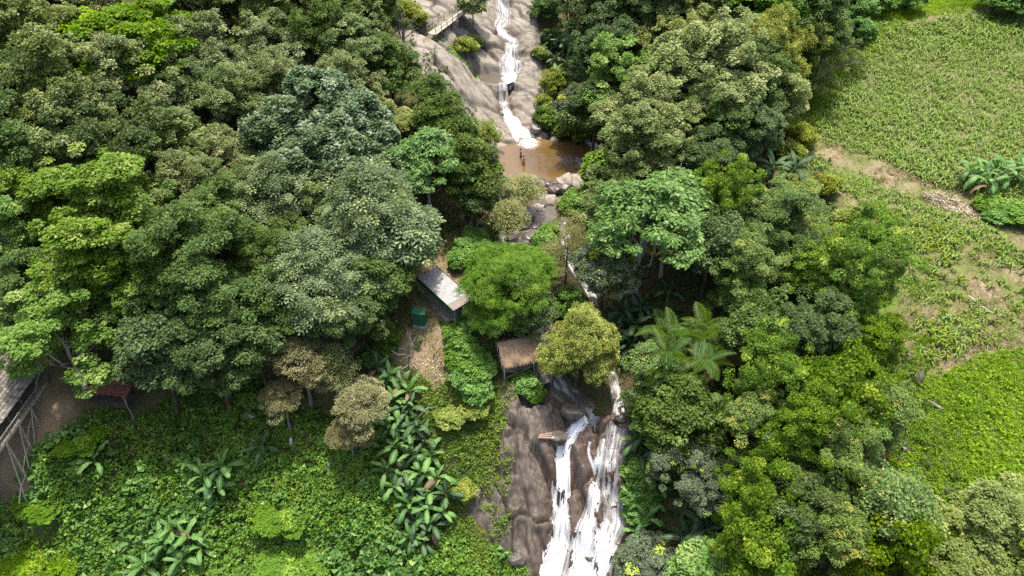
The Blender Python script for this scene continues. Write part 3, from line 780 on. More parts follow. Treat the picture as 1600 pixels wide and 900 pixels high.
SPRAY = np.array([(0.12, 1), (0.12, -1), (0.42, 1), (0.42, -1), (0.70, 1), (0.70, -1), (0.80, 0)])
def crown_mesh(sp, Rr, seed):
    s = SPEC[sp]; rng = np.random.default_rng(seed)
    rz = Rr * s['rz']; nl = int(s['lobes'] * 2.3); spray = s.get('kind') == 'spray'
    cr = s['cr'] * (.85 if spray else .80); Lf, Wf = (s['L'] * .85, s['W'] * .85) if spray else (s['L'] * .64, s['W'] * .64)
    ld = sphere_dirs(rng, nl, -0.35); ld[0] = (0.1, 0, 1)
    ax = np.array([Rr, Rr * rng.uniform(.85, 1.0), rz])
    lc = ld * ax * rng.uniform(.35, .98, (nl, 1)) + rng.normal(0, .07 * Rr, (nl, 3))
    lr = Rr * rng.uniform(*s.get('lr', (.12, .34)), nl)
    if sp in ('vine', 'vinegrey'):                       # columns hung with creeper
        lc[:, 2] = np.linspace(-0.85, 0.75, nl) * rz; k = 0.6 - 0.28 * (lc[:, 2] / rz)
        lc[:, :2] = unit(ld[:, :2]) * Rr * (k * rng.uniform(.3, 1, nl))[:, None]
    CC, CD, CT = [], [], []
    for i in range(nl):
        n = int(np.clip(2.6 * (lr[i] / cr) ** 2 * 1.35, 4, 120))
        d = sphere_dirs(rng, n * 2, -0.6)
        keep = (d @ unit(ld[i])) + 0.8 * d[:, 2] > -0.35
        d = d[keep][:n]
        c = lc[i] + d * lr[i] * rng.uniform(.72, 1.10, (len(d), 1)) * np.array([1, 1, .85])
        CC.append(c); CD.append(unit(d * .6 + unit(lc[i] + .01) * .5)); CT.append(np.full(len(d), rng.uniform(-.16, .16)) + rng.uniform(-.22, .22, len(d)))
    no = 34; d = sphere_dirs(rng, no, -.2)                # stray boughs that break the outline
    CC.append(d * ax * rng.uniform(.84, 1.16, (no, 1))); CD.append(d); CT.append(rng.uniform(-.3, .3, no))
    CC, CD, CT = np.concatenate(CC), np.concatenate(CD), np.concatenate(CT)
    n = int(s['n'] * (1.1 if spray else 1.4)); m = len(CC)
    d = sphere_dirs(rng, n * m, -0.55).reshape(m, n, 3)
    d = unit(d + CD[:, None] * .55)
    r = cr * rng.uniform(.75, 1.25, (m, 1, 1)) * (0.35 + 0.65 * np.sqrt(rng.random((m, n, 1))))
    P = (CC[:, None] + d * r * np.array([1, 1, s['fl']])).reshape(-1, 3)
    d = d.reshape(-1, 3); rn = rng.normal(size=d.shape)
    hor = d * np.array([1, 1, .25])
    if s['droop'] > .7:
        N = unit(d * 1.0 + UP * .35 + rn * .35); A = hor * .4 + rn * .35 - UP * s['droop']
    else:
        N = unit(d * .45 + UP * .75 + rn * .38); A = unit(hor) + rn * .45 - UP * s['droop']
    A = unit(A - N * np.sum(A * N, 1, keepdims=True) * .7)
    Ls = Lf * rng.uniform(.6, 1.3, len(P)); Ws = Wf * Ls / Lf
    T = np.clip(.5 + np.repeat(CT, n) + rng.normal(0, .22, len(P)), 0, 1)
    tipc = np.repeat(rng.random(m) < s['tf'], n) & (rng.random(len(P)) < .75)
    T = np.where(tipc | (rng.random(len(P)) < s['tf'] * .4), 1.2, T)
    if s.get('kind') == 'spray':
        S = unit(np.cross(N, A)); k = len(SPRAY)
        q = P[:, None] + A[:, None] * (SPRAY[None, :, :1] * Ls[:, None, None]) - UP * (SPRAY[None, :, :1] ** 2 * Ls[:, None, None] * .25)
        a = A[:, None] * np.where(SPRAY[:, 1] == 0, 1.0, .45)[None, :, None] + S[:, None] * SPRAY[None, :, 1:]
        nn = np.repeat(N[:, None] + rng.normal(0, .12, (len(P), 1, 3)), k, 1)
        P, A, N = q.reshape(-1, 3), a.reshape(-1, 3), nn.reshape(-1, 3)
        Ls = np.repeat(Ls * .38, k); Ws = Ls * .46 if sp == 'pinnate' else Ls * .38
        T = np.repeat(T, k)
    V, F = leaves(P, A, N, Ls, Ws * (1 if spray else 1.15), tri=True)
    return mesh_np('crown', V, F, s['mat'], tint=T), lc, lr

def trunk_mesh(sp, Rr, H, lc, lr, seed, fat=1.0):
    rng = np.random.default_rng(seed + 900); mb = MB()
    r0 = (0.055 * Rr + 0.05) * fat; top = H + Rr * .25
    b = rng.normal(0, .04 * Rr, 2)
    P = [Vector((b[0] * math.sin(t * 3), b[1] * math.sin(t * 2.6), t * top)) for t in np.linspace(0, 1, 8)]
    P.insert(0, Vector((0, 0, -0.8)))
    mb.tube(P, [r0 * 1.6, r0 * 1.35] + [r0 * (1 - .8 * t) for t in np.linspace(.12, 1, 7)], 9)
    for i in rng.permutation(len(lc))[:9]:
        c = lc[i]; z0 = max(H - Rr * rng.uniform(.5, 1.0), H * .35); z0 = min(z0, H + c[2] - .1)
        k = z0 / top; p0 = Vector((b[0] * math.sin(k * 3), b[1] * math.sin(k * 2.6), z0))
        p3 = Vector((c[0], c[1], c[2] + H)); p1 = p0.lerp(p3, .35) + Vector((0, 0, -.10 * Rr)) + Vector(rng.normal(0, .05 * Rr, 3)); p2 = p0.lerp(p3, .7) + Vector(rng.normal(0, .05 * Rr, 3))
        rr = r0 * .5 * (1 - k * .4)
        mb.tube([p0, p1, p2, p3], [rr, rr * .75, rr * .5, rr * .22], 6)
        for _ in range(3):
            e = p3 + Vector(rng.normal(0, 1, 3)).normalized() * lr[i] * .8
            mb.tube([p2, p2.lerp(e, .5) + Vector((0, 0, .1)), e], [rr * .4, rr * .28, rr * .1], 4)
    return mb.mesh('trunk', BARKS[SPEC[sp]['bark']], True)

CACHE, CYCLE = {}, {}
SIZES = [1.2, 2.4, 4.2]
MANY = ('olive', 'khaki', 'dark', 'dense', 'vine', 'vinegrey')        # kinds common enough to need a second shape
def proto(sp, rad):
    Rr = min(SIZES, key=lambda q: abs(math.log(q / rad)))
    c = CYCLE[(sp, Rr)] = CYCLE.get((sp, Rr), -1) + 1
    v = c % (2 if Rr > 2 and sp in MANY else 1)
    if (sp, Rr, v) not in CACHE:
        seed = (hash_s(sp) + int(Rr * 10) * 7 + v * 131) % 99991
        cm, lc, lr = crown_mesh(sp, Rr, seed)
        H = Rr * 1.45 + 1.6 if not sp.startswith(('shrub', 'bush')) else Rr * .75
        CACHE[(sp, Rr, v)] = (cm, trunk_mesh(sp, Rr, H, lc, lr, seed), H, Rr)
    return CACHE[(sp, Rr, v)]
def hash_s(t):
    return sum((i + 3) * ord(c) * 31 for i, c in enumerate(t)) % 9973

rngt = np.random.default_rng(11)
def tree(px, py, wpx, sp, label, asp=1.0, name='broadleaf_tree', cat='tree', group=None, hk=1.0):
    """a tree whose crown is centred at a picture position and wpx wide there"""
    hc, slant = 6.0, 85.0
    for _ in range(4):
        p, slant = pt(px, py, hc)
        rad = wpx / 2 * slant / FPX
        if _ == 0:
            cm, tm, H, Rr = proto(sp, rad)
        s = rad / Rr
        hc = H * s * asp * hk
    z = gz(p.x, p.y)
    root = empty(name, (p.x, p.y, z - .05), rngt.uniform(0, 6.28), (s, s, s * asp))
    tag(root, label, cat, group)
    link('trunk' if cat == 'tree' else 'stem', tm, root).scale = (1, 1, hk)
    c = link('crown' if cat == 'tree' else 'foliage', cm, root, (0, 0, H * hk))
    return root

def sprigs(name, P, N, L, W, k, mat, rng, el=(0.0, 0.9), T=None, tipf=.05, parent=None, spread=.35):
    """little whorls of k leaves at the points P"""
    n = len(P)
    Nn = unit(N + rng.normal(0, .3, N.shape))
    ref = np.where(np.abs(Nn[:, :1]) < .8, np.array([[1.0, 0, 0]]), np.array([[0, 1.0, 0]]))
    U = unit(np.cross(Nn, ref)); Wv = np.cross(Nn, U)
    a = rng.uniform(0, 6.283, (n, 1)) + np.arange(k)[None] * (6.283 / k) + rng.normal(0, .3, (n, k))
    e = rng.uniform(el[0], el[1], (n, k))
    rad = U[:, None] * np.cos(a)[..., None] + Wv[:, None] * np.sin(a)[..., None]
    A = rad * np.cos(e)[..., None] + Nn[:, None] * np.sin(e)[..., None]
    LN = Nn[:, None] * np.cos(e)[..., None] - rad * np.sin(e)[..., None] + rng.normal(0, .25, A.shape)
    s = rng.uniform(.6, 1.3, (n, 1)) * rng.uniform(.7, 1.2, (n, k))
    C = P[:, None] + rad * (L * spread * rng.uniform(0, 1, (n, k, 1))) + rng.normal(0, L * .2, A.shape)
    V, F = leaves(C.reshape(-1, 3), A.reshape(-1, 3), LN.reshape(-1, 3), (L * s).ravel(), (W * s).ravel() * 1.2, tri=True)
    t = (np.full(n, .5) if T is None else T)[:, None] + rng.normal(0, .16, (n, k))
    t = np.where(rng.random((n, k)) < tipf, 1.2, np.clip(t, 0, 1))
    return V, F, t.ravel()

def lumps(x, y, amp, f=.35, s=100):
    n = 0.5 + 0.5 * fbm(x * f, y * f, s, 3); n2 = vnoise(x * f * 3.1, y * f * 3.1, s + 5)
    return amp * (np.maximum(0, n - .18) * 1.0 + .32 * n2 ** 1.5)

def carpet(name, poly, dens, amp, L, W, k, mat, label, seed, f=.35, mask=None, el=(0, .9), depth=.25, tscale=.25, parent=None, cat=None, rag=1.6):
    rng = np.random.default_rng(seed)
    Pp = np.array(poly); x0, y0 = Pp.min(0); x1, y1 = Pp.max(0)
    n = int((x1 - x0) * (y1 - y0) * dens)
    x = rng.uniform(x0, x1, n); y = rng.uniform(y0, y1, n)
    sd = poly_sd(x, y, poly) + rag * fbm(x * .4, y * .4, seed + 2, 3)
    m = sd > 0
    if mask is not None: m &= rng.random(n) < mask(x, y)
    x, y, sd = x[m], y[m], sd[m]
    taper = sstep(0, 2.0, sd)
    am = lambda a, b: lumps(a, b, amp, f, seed)
    e = .12
    hx = (am(x + e, y) - am(x - e, y)) / (2 * e); hy = (am(x, y + e) - am(x, y - e)) / (2 * e)
    N = unit(np.stack([-hx * .8, -hy * .8, np.ones_like(x)], 1))
    z = surf(x, y) + (am(x, y) - depth * rng.random(len(x)) ** 1.5 * amp) * (.35 + .65 * taper) + .05
    T = .5 + .55 * fbm(x * tscale, y * tscale, seed + 9, 3) + .25 * fbm(x * 1.3, y * 1.3, seed + 8, 2)
    V, F, t = sprigs(name, np.stack([x, y, z], 1), N, L, W, k, mat, rng, el, T)
    o = link(name, mesh_np(name, V, F, mat, tint=t), parent)
    tag(o, label, cat, kind='stuff')
    return o

# ------------------------------------------------------------------ trees of the left-hand forest and the slopes
T = tree
# top row, behind the big crowns
T(25, 20, 120, 'olive', 'olive tree in the upper corner of the forest behind the bare grey branches')
T(105, 5, 120, 'khaki', 'grey-green tree at the top edge beside the upper corner of the forest')
T(185, -2, 110, 'khaki', 'pale silvery tree just behind the bright flat-topped tree')
T(330, 25, 120, 'dark', 'dark green tree at the top edge beside the bright flat-topped tree')
T(270, 0, 100, 'dark', 'shadowy tree at the top edge behind the bright flat-topped tree')
T(410, 30, 120, 'olive', 'olive tree at the top edge, second along from the bright flat-topped tree')
T(490, 5, 120, 'dark', 'dark tree at the top edge midway between bright flat-topped tree and granite')
T(545, 18, 110, 'olive', 'olive clumpy tree at the top edge, next but one to the granite')
T(588, 28, 84, 'dense', 'mid green tree at the top edge touching the granite slabs')
# second row
T(60, 95, 130, 'olive', 'dark olive tree below the upper corner of the forest, bare branches beside it')
T(215, 66, 165, 'bright', 'vivid green flat-topped spreading tree high in the forest', asp=.95)
T(140, 95, 110, 'khaki', 'dull khaki tree against the flank of the bright flat-topped tree')
T(335, 100, 110, 'khaki', 'rounded khaki clumpy tree on the shaded side of the bright flat-topped tree')
T(425, 95, 110, 'khaki', 'olive tree with pale clumps above the blue-green tree')
T(500, 75, 110, 'dense', 'dark dense tree above and behind the blue-green tree')
T(555, 92, 105, 'olive', 'olive tree between the blue-green tree and the granite slabs')
T(608, 112, 72, 'dense', 'green tree leaning over the edge of the granite slabs')
# third row
T(20, 180, 130, 'dark', 'dark shaded tree at the picture edge under the bare grey branches')
T(110, 170, 150, 'olive', 'broad olive tree filling the forest below the bare grey branches')
T(205, 160, 140, 'khaki', 'broad khaki tree below the bright flat-topped tree')
T(285, 165, 110, 'dark', 'dark tree in the hollow below the bright flat-topped tree')
T(365, 175, 110, 'olive', 'olive tree between the hollow and the blue-green tree')
T(445, 155, 110, 'khaki', 'pale olive tree right above the blue-green tree')
T(545, 160, 110, 'khaki', 'loose pale olive tree over the shoulder of the blue-green tree')
T(590, 205, 100, 'flower', 'yellowish tree with thin crown beside the bare twiggy thicket', asp=.9)
T(455, 222, 120, 'blue', 'blue-green tree with silvery leaf sprays, outer one on the olive side')
T(522, 200, 135, 'blue', 'tallest blue-green tree with silvery upright leaf sprays')
T(570, 240, 105, 'blue', 'blue-green tree leaning toward the granite side of its group')
T(505, 272, 130, 'blue', 'blue-green tree in front, lowest of its silvery group')
T(612, 285, 80, 'blue', 'small blue-green tree at the foot of the silvery blue-green group')
# fourth row
T(35, 265, 130, 'dense', 'mid green tree at the picture edge above the slender pale-trunked tree')
T(125, 245, 130, 'olive', 'olive tree just above the yellow-green trees')
T(205, 255, 130, 'dark', 'dark tree above the largest yellow-green tree')
T(290, 240, 110, 'olive', 'olive tree touching the flank of the blue-green tree')
T(360, 270, 110, 'khaki', 'pale khaki tree in front of the blue-green tree')
T(290, 310, 110, 'khaki', 'grey-khaki tree between the yellow-green tree and the drooping grey-green trees')
T(365, 335, 110, 'dense', 'rounded green tree above the two dark domed trees')
# yellow-green trees above the stilted house
T(15, 385, 90, 'lime', 'slender yellow-green tree with pale trunk at the picture edge', asp=1.25)
T(85, 330, 110, 'lime', 'loose yellow-green tree, topmost of the yellow-green group')
T(165, 345, 150, 'lime', 'yellow-green maple-like tree in the middle of its group')
T(160, 415, 140, 'lime', 'large yellow-green tree above the rusty slatted roof')
T(222, 440, 110, 'lime', 'yellow-green tree next to the dark domes')
T(55, 470, 100, 'dense', 'green tree between the slender yellow-green tree and the shingled house')
T(98, 540, 140, 'lime', 'lowest yellow-green tree, hanging over the rusty slatted roof', hk=.72)
T(262, 395, 80, 'lime', 'small light green tree between the yellow-green group and the dark domes')
# dark domes
T(310, 400, 150, 'dense', 'dark domed tree beside the yellow-green group')
T(345, 470, 145, 'dense', 'dark domed tree in front of the other dome')
T(275, 500, 110, 'dark', 'shaded tree behind the rusty slatted roof')
T(420, 420, 110, 'dense', 'dark tree between the domes and the drooping grey-green trees')
T(330, 560, 130, 'dark', 'low dark tree at the forest edge over the undergrowth')
T(245, 560, 100, 'dark', 'low dark tree at the forest edge next to the rusty slatted roof')
T(400, 540, 100, 'dark', 'dark tree at the forest edge beside the small khaki trees')
# drooping grey-green trees in the middle
T(430, 315, 120, 'pinnate', 'drooping grey-green tree below the blue-green tree, first of its group')
T(495, 352, 100, 'olive', 'dull olive tree wedged between the drooping grey-green trees')
T(575, 335, 140, 'pinnate', 'tall drooping grey-green tree nearest the small green lawn')
T(612, 375, 100, 'pinnate', 'drooping grey-green tree overhanging the metal-roofed shed')
T(550, 402, 120, 'pinnate', 'silvery drooping tree in the middle of the grey-green group')
T(490, 440, 130, 'pinnate', 'lowest silvery drooping tree of the grey-green group')
T(585, 452, 90, 'dense', 'mid green tree with broken twigs beside the shed')
T(455, 485, 110, 'dense', 'dark green tree in front of the drooping grey-green trees')
T(540, 520, 110, 'dark', 'shaded small tree below the drooping grey-green trees')
# small trees by the granite and the lawn
T(676, 166, 66, 'dense', 'bright rounded tree against the granite, upper one of two', asp=1.0)
T(692, 208, 80, 'dense', 'bright rounded tree against the granite, lower one of two', asp=1.05)
T(668, 255, 110, 'bigleaf', 'fresh green tree with drooping leaf sprays above the lawn')
T(728, 270, 82, 'dense', 'leafy green tree between the lawn and the brown pool')
T(757, 216, 52, 'shrubgold', 'light yellow-green bushy tree on the granite beside the pool', asp=1.2)
T(740, 308, 60, 'dark', 'dark tree casting shade at the edge of the lawn')
T(784, 305, 60, 'thin', 'pale thin tree in front of the brown pool', asp=.8)
T(818, 298, 46, 'thin', 'thin grey-green tree leaning over the pool weir', asp=.7)
T(794, 345, 44, 'thin', 'pale narrow tree beside the grey walkway')
T(797, 432, 130, 'feather', 'bright feathery tree between the shed and the thatched hut', asp=.9)
T(752, 452, 60, 'feather', 'side boughs of feathery leaves reaching toward the shed roof', asp=.7)
T(775, 488, 66, 'feather', 'low feathery branches over the thicket beside the shed')
T(820, 490, 80, 'dark', 'small dark tree right behind the thatched hut', asp=.8)
T(887, 378, 62, 'thin', 'thin pale tree with dark stems between the two stream channels', asp=1.3)
T(868, 410, 60, 'thin', 'small dry pale tree on the bank between the stream channels', asp=.9)
T(903, 565, 112, 'yellow', 'pale yellow rounded tree above the lower waterfall', asp=1.2, hk=.5)
# khaki trees at the undergrowth
T(470, 560, 90, 'dry', 'small khaki tree with pale flowers at the forest edge')
T(440, 622, 65, 'dry', 'lowest pale khaki bush tree over the undergrowth')
T(520, 580, 70, 'thin', 'thin tree with two pale trunks at the forest edge')
T(565, 635, 85, 'dry', 'brownish khaki tree beside the banana stand')
T(545, 680, 60, 'dry', 'low olive-brown bush tree in front of the brownish khaki tree')

# ------------------------------------------------------------------ trees of the right bank
T(892, 2, 76, 'dense', 'green tree at the top edge beside the upper waterfall')
T(940, 22, 96, 'dark', 'dark green tree at the top edge, second from the upper waterfall')
T(990, 5, 110, 'dark', 'dark tree at the top edge next to the tall brown trunk')
T(950, 85, 100, 'dark', 'deep green tree behind the bananas of the upper waterfall')
T(1020, 40, 90, 'dark', 'dark tall tree with a reddish brown trunk showing', hk=1.3)
T(1075, 30, 110, 'olive', 'olive tree at the top edge beyond the tall brown trunk')
T(1140, 5, 110, 'dense', 'green tree at the top edge between olive tree and fresh green crowns')
T(1205, 12, 110, 'bright', 'fresh green crown at the top edge, next but one to the grass', asp=1.1)
T(1280, 25, 110, 'dense', 'grey-green crown nearest the grass at the top of the wood')
T(1285, 85, 80, 'vinegrey', 'dark bush tree with grey twigs at the edge of the bright grass')
T(902, 168, 62, 'greyround', 'grey-green rounded shrub tree hanging over the pool')
T(930, 178, 78, 'dark', 'dark hanging tree on the bank behind the pool')
T(968, 145, 105, 'lime', 'light green upright tree behind the pool', asp=1.15)
T(1055, 85, 110, 'flower', 'pale olive tree behind the large cream-flowered tree')
T(1115, 110, 150, 'flower', 'large cream-flowered tree with forked pale limb')
T(1205, 90, 95, 'yellow', 'yellow-flowered rounded tree next to the large cream-flowered one')
T(1212, 150, 75, 'flower', 'dull yellow bush tree at the corner of the maize field')
T(1180, 150, 100, 'dense', 'green tree between the cream-flowered tree and the maize field')
T(1020, 180, 130, 'flower', 'cream-flowered tree in front of the large one')
T(998, 252, 120, 'olive', 'olive tree with grey dead branches above the pool weir')
T(1050, 235, 100, 'flower', 'yellowish olive tree below the cream-flowered trees')
T(1110, 205, 110, 'dense', 'mid green tree under the forked pale limb')
T(1105, 265, 100, 'dark', 'dark tree in the middle of the wood below the forked limb')
T(1165, 225, 100, 'dark', 'dark tree beside the bananas at the field corner')
T(938, 268, 42, 'lime', 'small light green branchy tree at the pool edge')
T(945, 330, 75, 'olive', 'grey-olive small tree beside the layered tree')
T(1010, 345, 150, 'bigleaf', 'layered fresh green tree with drooping leaves and slim trunks', asp=.95, hk=1.25)
T(1050, 320, 95, 'bigleaf', 'narrow fresh green tree at the shoulder of the layered tree', hk=1.35)
T(945, 425, 95, 'greyround', 'grey-olive bushy tree beside the side channel', asp=1.05)
T(1130, 330, 110, 'vine', 'creeper-hung tree between the layered tree and the broad green trees')
T(1110, 390, 90, 'dark', 'dark tree behind the frond tree')
T(1222, 338, 105, 'vinegrey', 'broad green tree at the field edge below the bananas', asp=.8)
T(1180, 350, 110, 'vinegrey', 'broad green tree, middle one of three stepping down the field edge', asp=.8)
T(1225, 380, 110, 'dense', 'broad green tree in front of the other two at the field edge')
T(1175, 440, 110, 'vinegrey', 'green tree between the frond tree and the vine covered trees')
T(1275, 440, 120, 'vine', 'sunlit feathery side of the vine covered pair at the field edge', asp=.8)
T(1358, 372, 70, 'vine', 'small vine covered tree standing highest at the field edge', asp=.9)
T(1345, 455, 140, 'vine', 'big vine covered tree bulging over the maize field', asp=.95)
T(1365, 555, 115, 'vine', 'low vine covered mound below the big vine covered tree', asp=.8)
T(1265, 530, 110, 'dark', 'dark shaded tree under the big vine covered tree')
T(1190, 520, 90, 'dense', 'green tree at the shaded gap beside the frond tree')
T(1205, 600, 130, 'vine', 'yellow-topped creeper tree, highest of the lower bank')
T(1310, 630, 110, 'vine', 'creeper mound nearest the bright grass')
T(1375, 650, 80, 'vinegrey', 'dark bush at the edge of the bright grass')
T(1175, 680, 120, 'vinegrey', 'grey-green creeper tree beside the round grey-green tree')
T(1250, 690, 140, 'vine', 'large creeper covered tree in the middle of the lower bank')
T(1320, 745, 120, 'vinegrey', 'dull green creeper tree below the creeper mound')
T(1080, 750, 112, 'greyround', 'round grey-green tree with yellow leaf tips beside the lower waterfall')
T(1175, 790, 130, 'vine', 'bright creeper tree near the bottom, beside the giant banana leaves')
T(1250, 810, 120, 'dark', 'dark tree near the bottom between two creeper trees')
T(1190, 870, 110, 'vine', 'creeper tree at the bottom edge beside the giant banana leaves')
T(1300, 850, 120, 'vinegrey', 'grey-green tree at the bottom edge, middle of the lower bank')
T(1385, 810, 110, 'vinegrey', 'green tree at the bottom corner of the bright grass')
T(1400, 880, 110, 'vine', 'light green tree at the bottom edge below the bright grass')
T(1490, 868, 140, 'palegreen', 'pale feathery tree at the bottom edge, first of two', asp=.9)
T(1575, 845, 140, 'palegreen', 'pale feathery tree at the bottom corner, second of two')
T(1015, 885, 85, 'greyround', 'grey-green rounded bush at the bottom beside the waterfall', asp=.8)
T(1110, 900, 90, 'lime', 'light green bush at the bottom edge below the giant banana leaves', asp=.8)
T(1060, 660, 100, 'dense', 'fresh green tree under the frond tree')
T(1020, 590, 80, 'vinegrey', 'grey-green tree between the side channel and the frond tree')
# beyond the top of the picture
for k_, (px_, sp_) in enumerate(((-60, 'olive'), (60, 'khaki'), (230, 'dark'), (360, 'olive'), (450, 'dense'), (520, 'dark'))):
    T(px_, -55 - 10 * (px_ % 3), 130, sp_, f'tree on the ridge at the top edge before the granite, {ORD[k_]} from the corner', group='trees along the ridge above the granite')
for k_, (px_, sp_) in enumerate(((985, 'dense'), (1040, 'dark'), (1100, 'olive'), (1200, 'dense'), (1290, 'dense'))):
    T(px_, -50 - 10 * (px_ % 3), 130, sp_, f'tree at the top edge between upper waterfall and field, {ORD[k_]} from the waterfall', group='trees above the upper waterfall')

# ------------------------------------------------------------------ shrubs
def shrub(px, py, w, sp, label, group=None, asp=1.0):
    return tree(px, py, w, sp, label, asp, 'shrub', 'shrub', group)
for (px, py, w), lb in ranked(((712, 520, 34), (722, 538, 38), (735, 552, 34), (716, 558, 36), (735, 575, 40), (722, 590, 36), (748, 588, 36), (728, 505, 30), (745, 610, 40), (760, 572, 30)), 'whorled shrub in the thicket between shed and thatched hut', 1):
    shrub(px, py, w, 'shrub', lb, 'whorled shrubs by the shed')
for (px, py, w), lb in ranked(((742, 372, 34), (728, 385, 30), (752, 388, 32), (718, 405, 32), (735, 404, 28)), 'green shrub between the lawn and the grey walkway', 0):
    shrub(px, py, w, 'shrub', lb, 'shrubs by the walkway')
for (px, py, w), lb in ranked(((820, 600, 36), (835, 612, 30), (815, 582, 26)), 'green shrub on the rock top below the thatched hut', 0):
    shrub(px, py, w, 'shrub', lb, 'shrubs below the thatched hut')
for (px, py, w), lb in ranked(((850, 375, 30), (858, 362, 26), (890, 465, 36), (878, 480, 30), (902, 470, 26)), 'bright green shrub between the two stream channels', 0):
    shrub(px, py, w, 'shrub', lb, 'shrubs between the channels')
for (px, py, w), lb in ranked(((900, 312, 34), (915, 322, 36), (888, 322, 28), (925, 300, 30)), 'green shrub on the bank below the pool weir', 0):
    shrub(px, py, w, 'shrub', lb, 'shrubs below the weir')
for (px, py, w), lb in ranked(((852, 14, 44), (864, 58, 28), (845, 84, 24), (866, 128, 46), (848, 160, 26), (858, 184, 38), (868, 190, 34), (884, 204, 32), (905, 208, 32)), 'green shrub under the bananas by the upper waterfall', 1):
    shrub(px, py, w, ['shrubdark', 'shrub', 'shrubgold'][px % 3], lb, 'shrubs by the upper waterfall')
for (px, py, w), lb in ranked(((648, 28, 34), (634, 18, 34), (728, 74, 30), (740, 66, 24)), 'yellow-green shrub growing on the granite near the footbridge', 0):
    shrub(px, py, w, 'shrubgold', lb, 'shrubs on the granite')
for (px, py, w), lb in ranked(((998, 735, 44), (992, 770, 36), (1008, 770, 36), (998, 802, 34)), 'fresh green shrub beside the lower waterfall veil', 1):
    shrub(px, py, w, 'shrub', lb, 'shrubs beside the lower waterfall')
for (px, py, w), lb in ranked(((605, 520, 36), (600, 545, 30), (580, 560, 34)), 'dark shrub beside the dry yard below the shed', 0):
    shrub(px, py, w, 'shrubdark', lb, 'shrubs beside the yard')
for (px, py, w), lb in ranked(((1250, 215, 40), (1235, 240, 36), (1290, 290, 34), (1255, 295, 40), (1330, 345, 40), (1310, 370, 36)), 'yellow-green shrub along the lower maize field edge', 1):
    shrub(px, py, w, 'shrubgold', lb, 'shrubs along the field edge')
for (px, py, w), lb in ranked(((1548, 318, 34), (1578, 326, 36), (1600, 340, 40), (1562, 338, 30)), 'green bush beside the ditch across the field', 0):
    shrub(px, py, w, 'shrub', lb, 'bushes along the ditch', .55)
for (px, py, w), lb in ranked(((1340, 15, 50), (1375, 5, 40), (1345, 48, 40), (1590, 5, 50), (1560, -4, 50), (1420, 0, 40)), 'light green bush along the top of the maize field', 0):
    shrub(px, py, w, 'shrub', lb, 'bushes above the maize')
UB = ((125, 685, 60, 'below the red picket panel'), (60, 785, 56, 'beside the posts of the stilted house'), (60, 880, 90, 'in the bottom corner'), (445, 800, 80, 'between the middle banana clump and the gully stand'),
      (455, 885, 90, 'at the bottom edge beside the large banana clump'))
for px, py, w, wh in UB:
    shrub(px, py, w, 'bushug', 'spreading bush ' + wh, asp=.42)
for px, py, w, wh in ((742, 640, 36, 'nearest the thatched hut'), (705, 655, 40, 'touching the upper gully stand'), (725, 765, 34, 'beside the lower tip of the bare rock')):
    shrub(px, py, w, 'shrubgold', 'weedy bush on the slope ' + wh, asp=.7)

# ------------------------------------------------------------------ undergrowth and grass (uncountable)
M_UG = leaf_mat('leaf_undergrowth', (.044, .094, .018), (.130, .210, .044), (.20, .27, .055), spec=.3, gain=1.55)
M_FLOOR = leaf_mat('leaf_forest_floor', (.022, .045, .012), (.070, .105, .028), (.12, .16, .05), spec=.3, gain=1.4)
M_GRASS = leaf_mat('leaf_grass', (.085, .155, .018), (.205, .290, .040), (.28, .36, .05), spec=.1, gain=1.45)
M_WEED = leaf_mat('leaf_weed', (.075, .105, .020), (.185, .215, .055), (.26, .25, .10), spec=.2, gain=1.2)
M_WEED2 = leaf_mat('leaf_slope_weed', (.062, .110, .018), (.160, .215, .042), (.25, .26, .09), spec=.25, gain=1.25)
low = [(-50, 24), (-53, 37), (-47, 38)] + poly_px([(40, 740), (110, 655), (190, 632), (300, 610), (420, 615), (560, 640), (590, 600), (640, 650), (600, 720), (640, 850), (780, 840), (815, 900)]) + [(3, 26), (0, 20)]
carpet('undergrowth', low, 23, 2.1, .29, .185, 7, M_UG, 'dense green undergrowth covering the slope below the forest', 201, f=.36, depth=.6, tscale=.16)
carpet('undergrowth', poly_px([(590, 560), (660, 600), (720, 600), (775, 600), (795, 640), (772, 735), (735, 770), (735, 800), (800, 880), (805, 980), (640, 980), (640, 850), (600, 720)]), 40, .8, .22, .13, 6, M_WEED2,
       'yellow-green weeds and creepers between the bananas and the bare rock', 202, f=.5, depth=.5)
carpet('undergrowth', poly_px([(735, 560), (775, 575), (830, 600), (845, 560), (800, 500), (740, 470), (690, 495), (720, 560)]), 9, .6, .22, .14, 6, M_UG, 'green weeds growing around the thatched hut', 203, f=.5)
carpet('broadleaf_weeds', low, 4.2, 2.3, .52, .36, 5, leaf_mat('leaf_broad_weed', (.040, .090, .022), (.105, .180, .044), (.17, .24, .07), spec=.35, gain=1.5), 'patches of broad dark leaves in the green undergrowth', 214, f=.36, depth=.3, mask=lambda x, y: 1.0 * (fbm(x * .22, y * .22, 501, 3) > .08))
carpet('fine_weeds', low, 9, 2.1, .20, .10, 6, leaf_mat('leaf_fine_weed', (.090, .140, .022), (.190, .240, .050), (.26, .28, .09), spec=.2, gain=1.3), 'patches of fine yellow-green weeds in the green undergrowth', 215, f=.36, depth=.25, mask=lambda x, y: 1.0 * (fbm(x * .2 + 40, y * .2, 502, 3) > .12))
carpet('creepers', poly_px([(790, 600), (800, 650), (790, 700), (800, 730), (775, 790), (790, 820), (815, 880), (800, 900), (770, 830), (730, 800), (735, 760), (765, 735), (770, 660)]), 14, .35, .2, .12, 6, M_WEED2, 'creepers trailing over the edge of the bare rock', 216, rag=2.2)
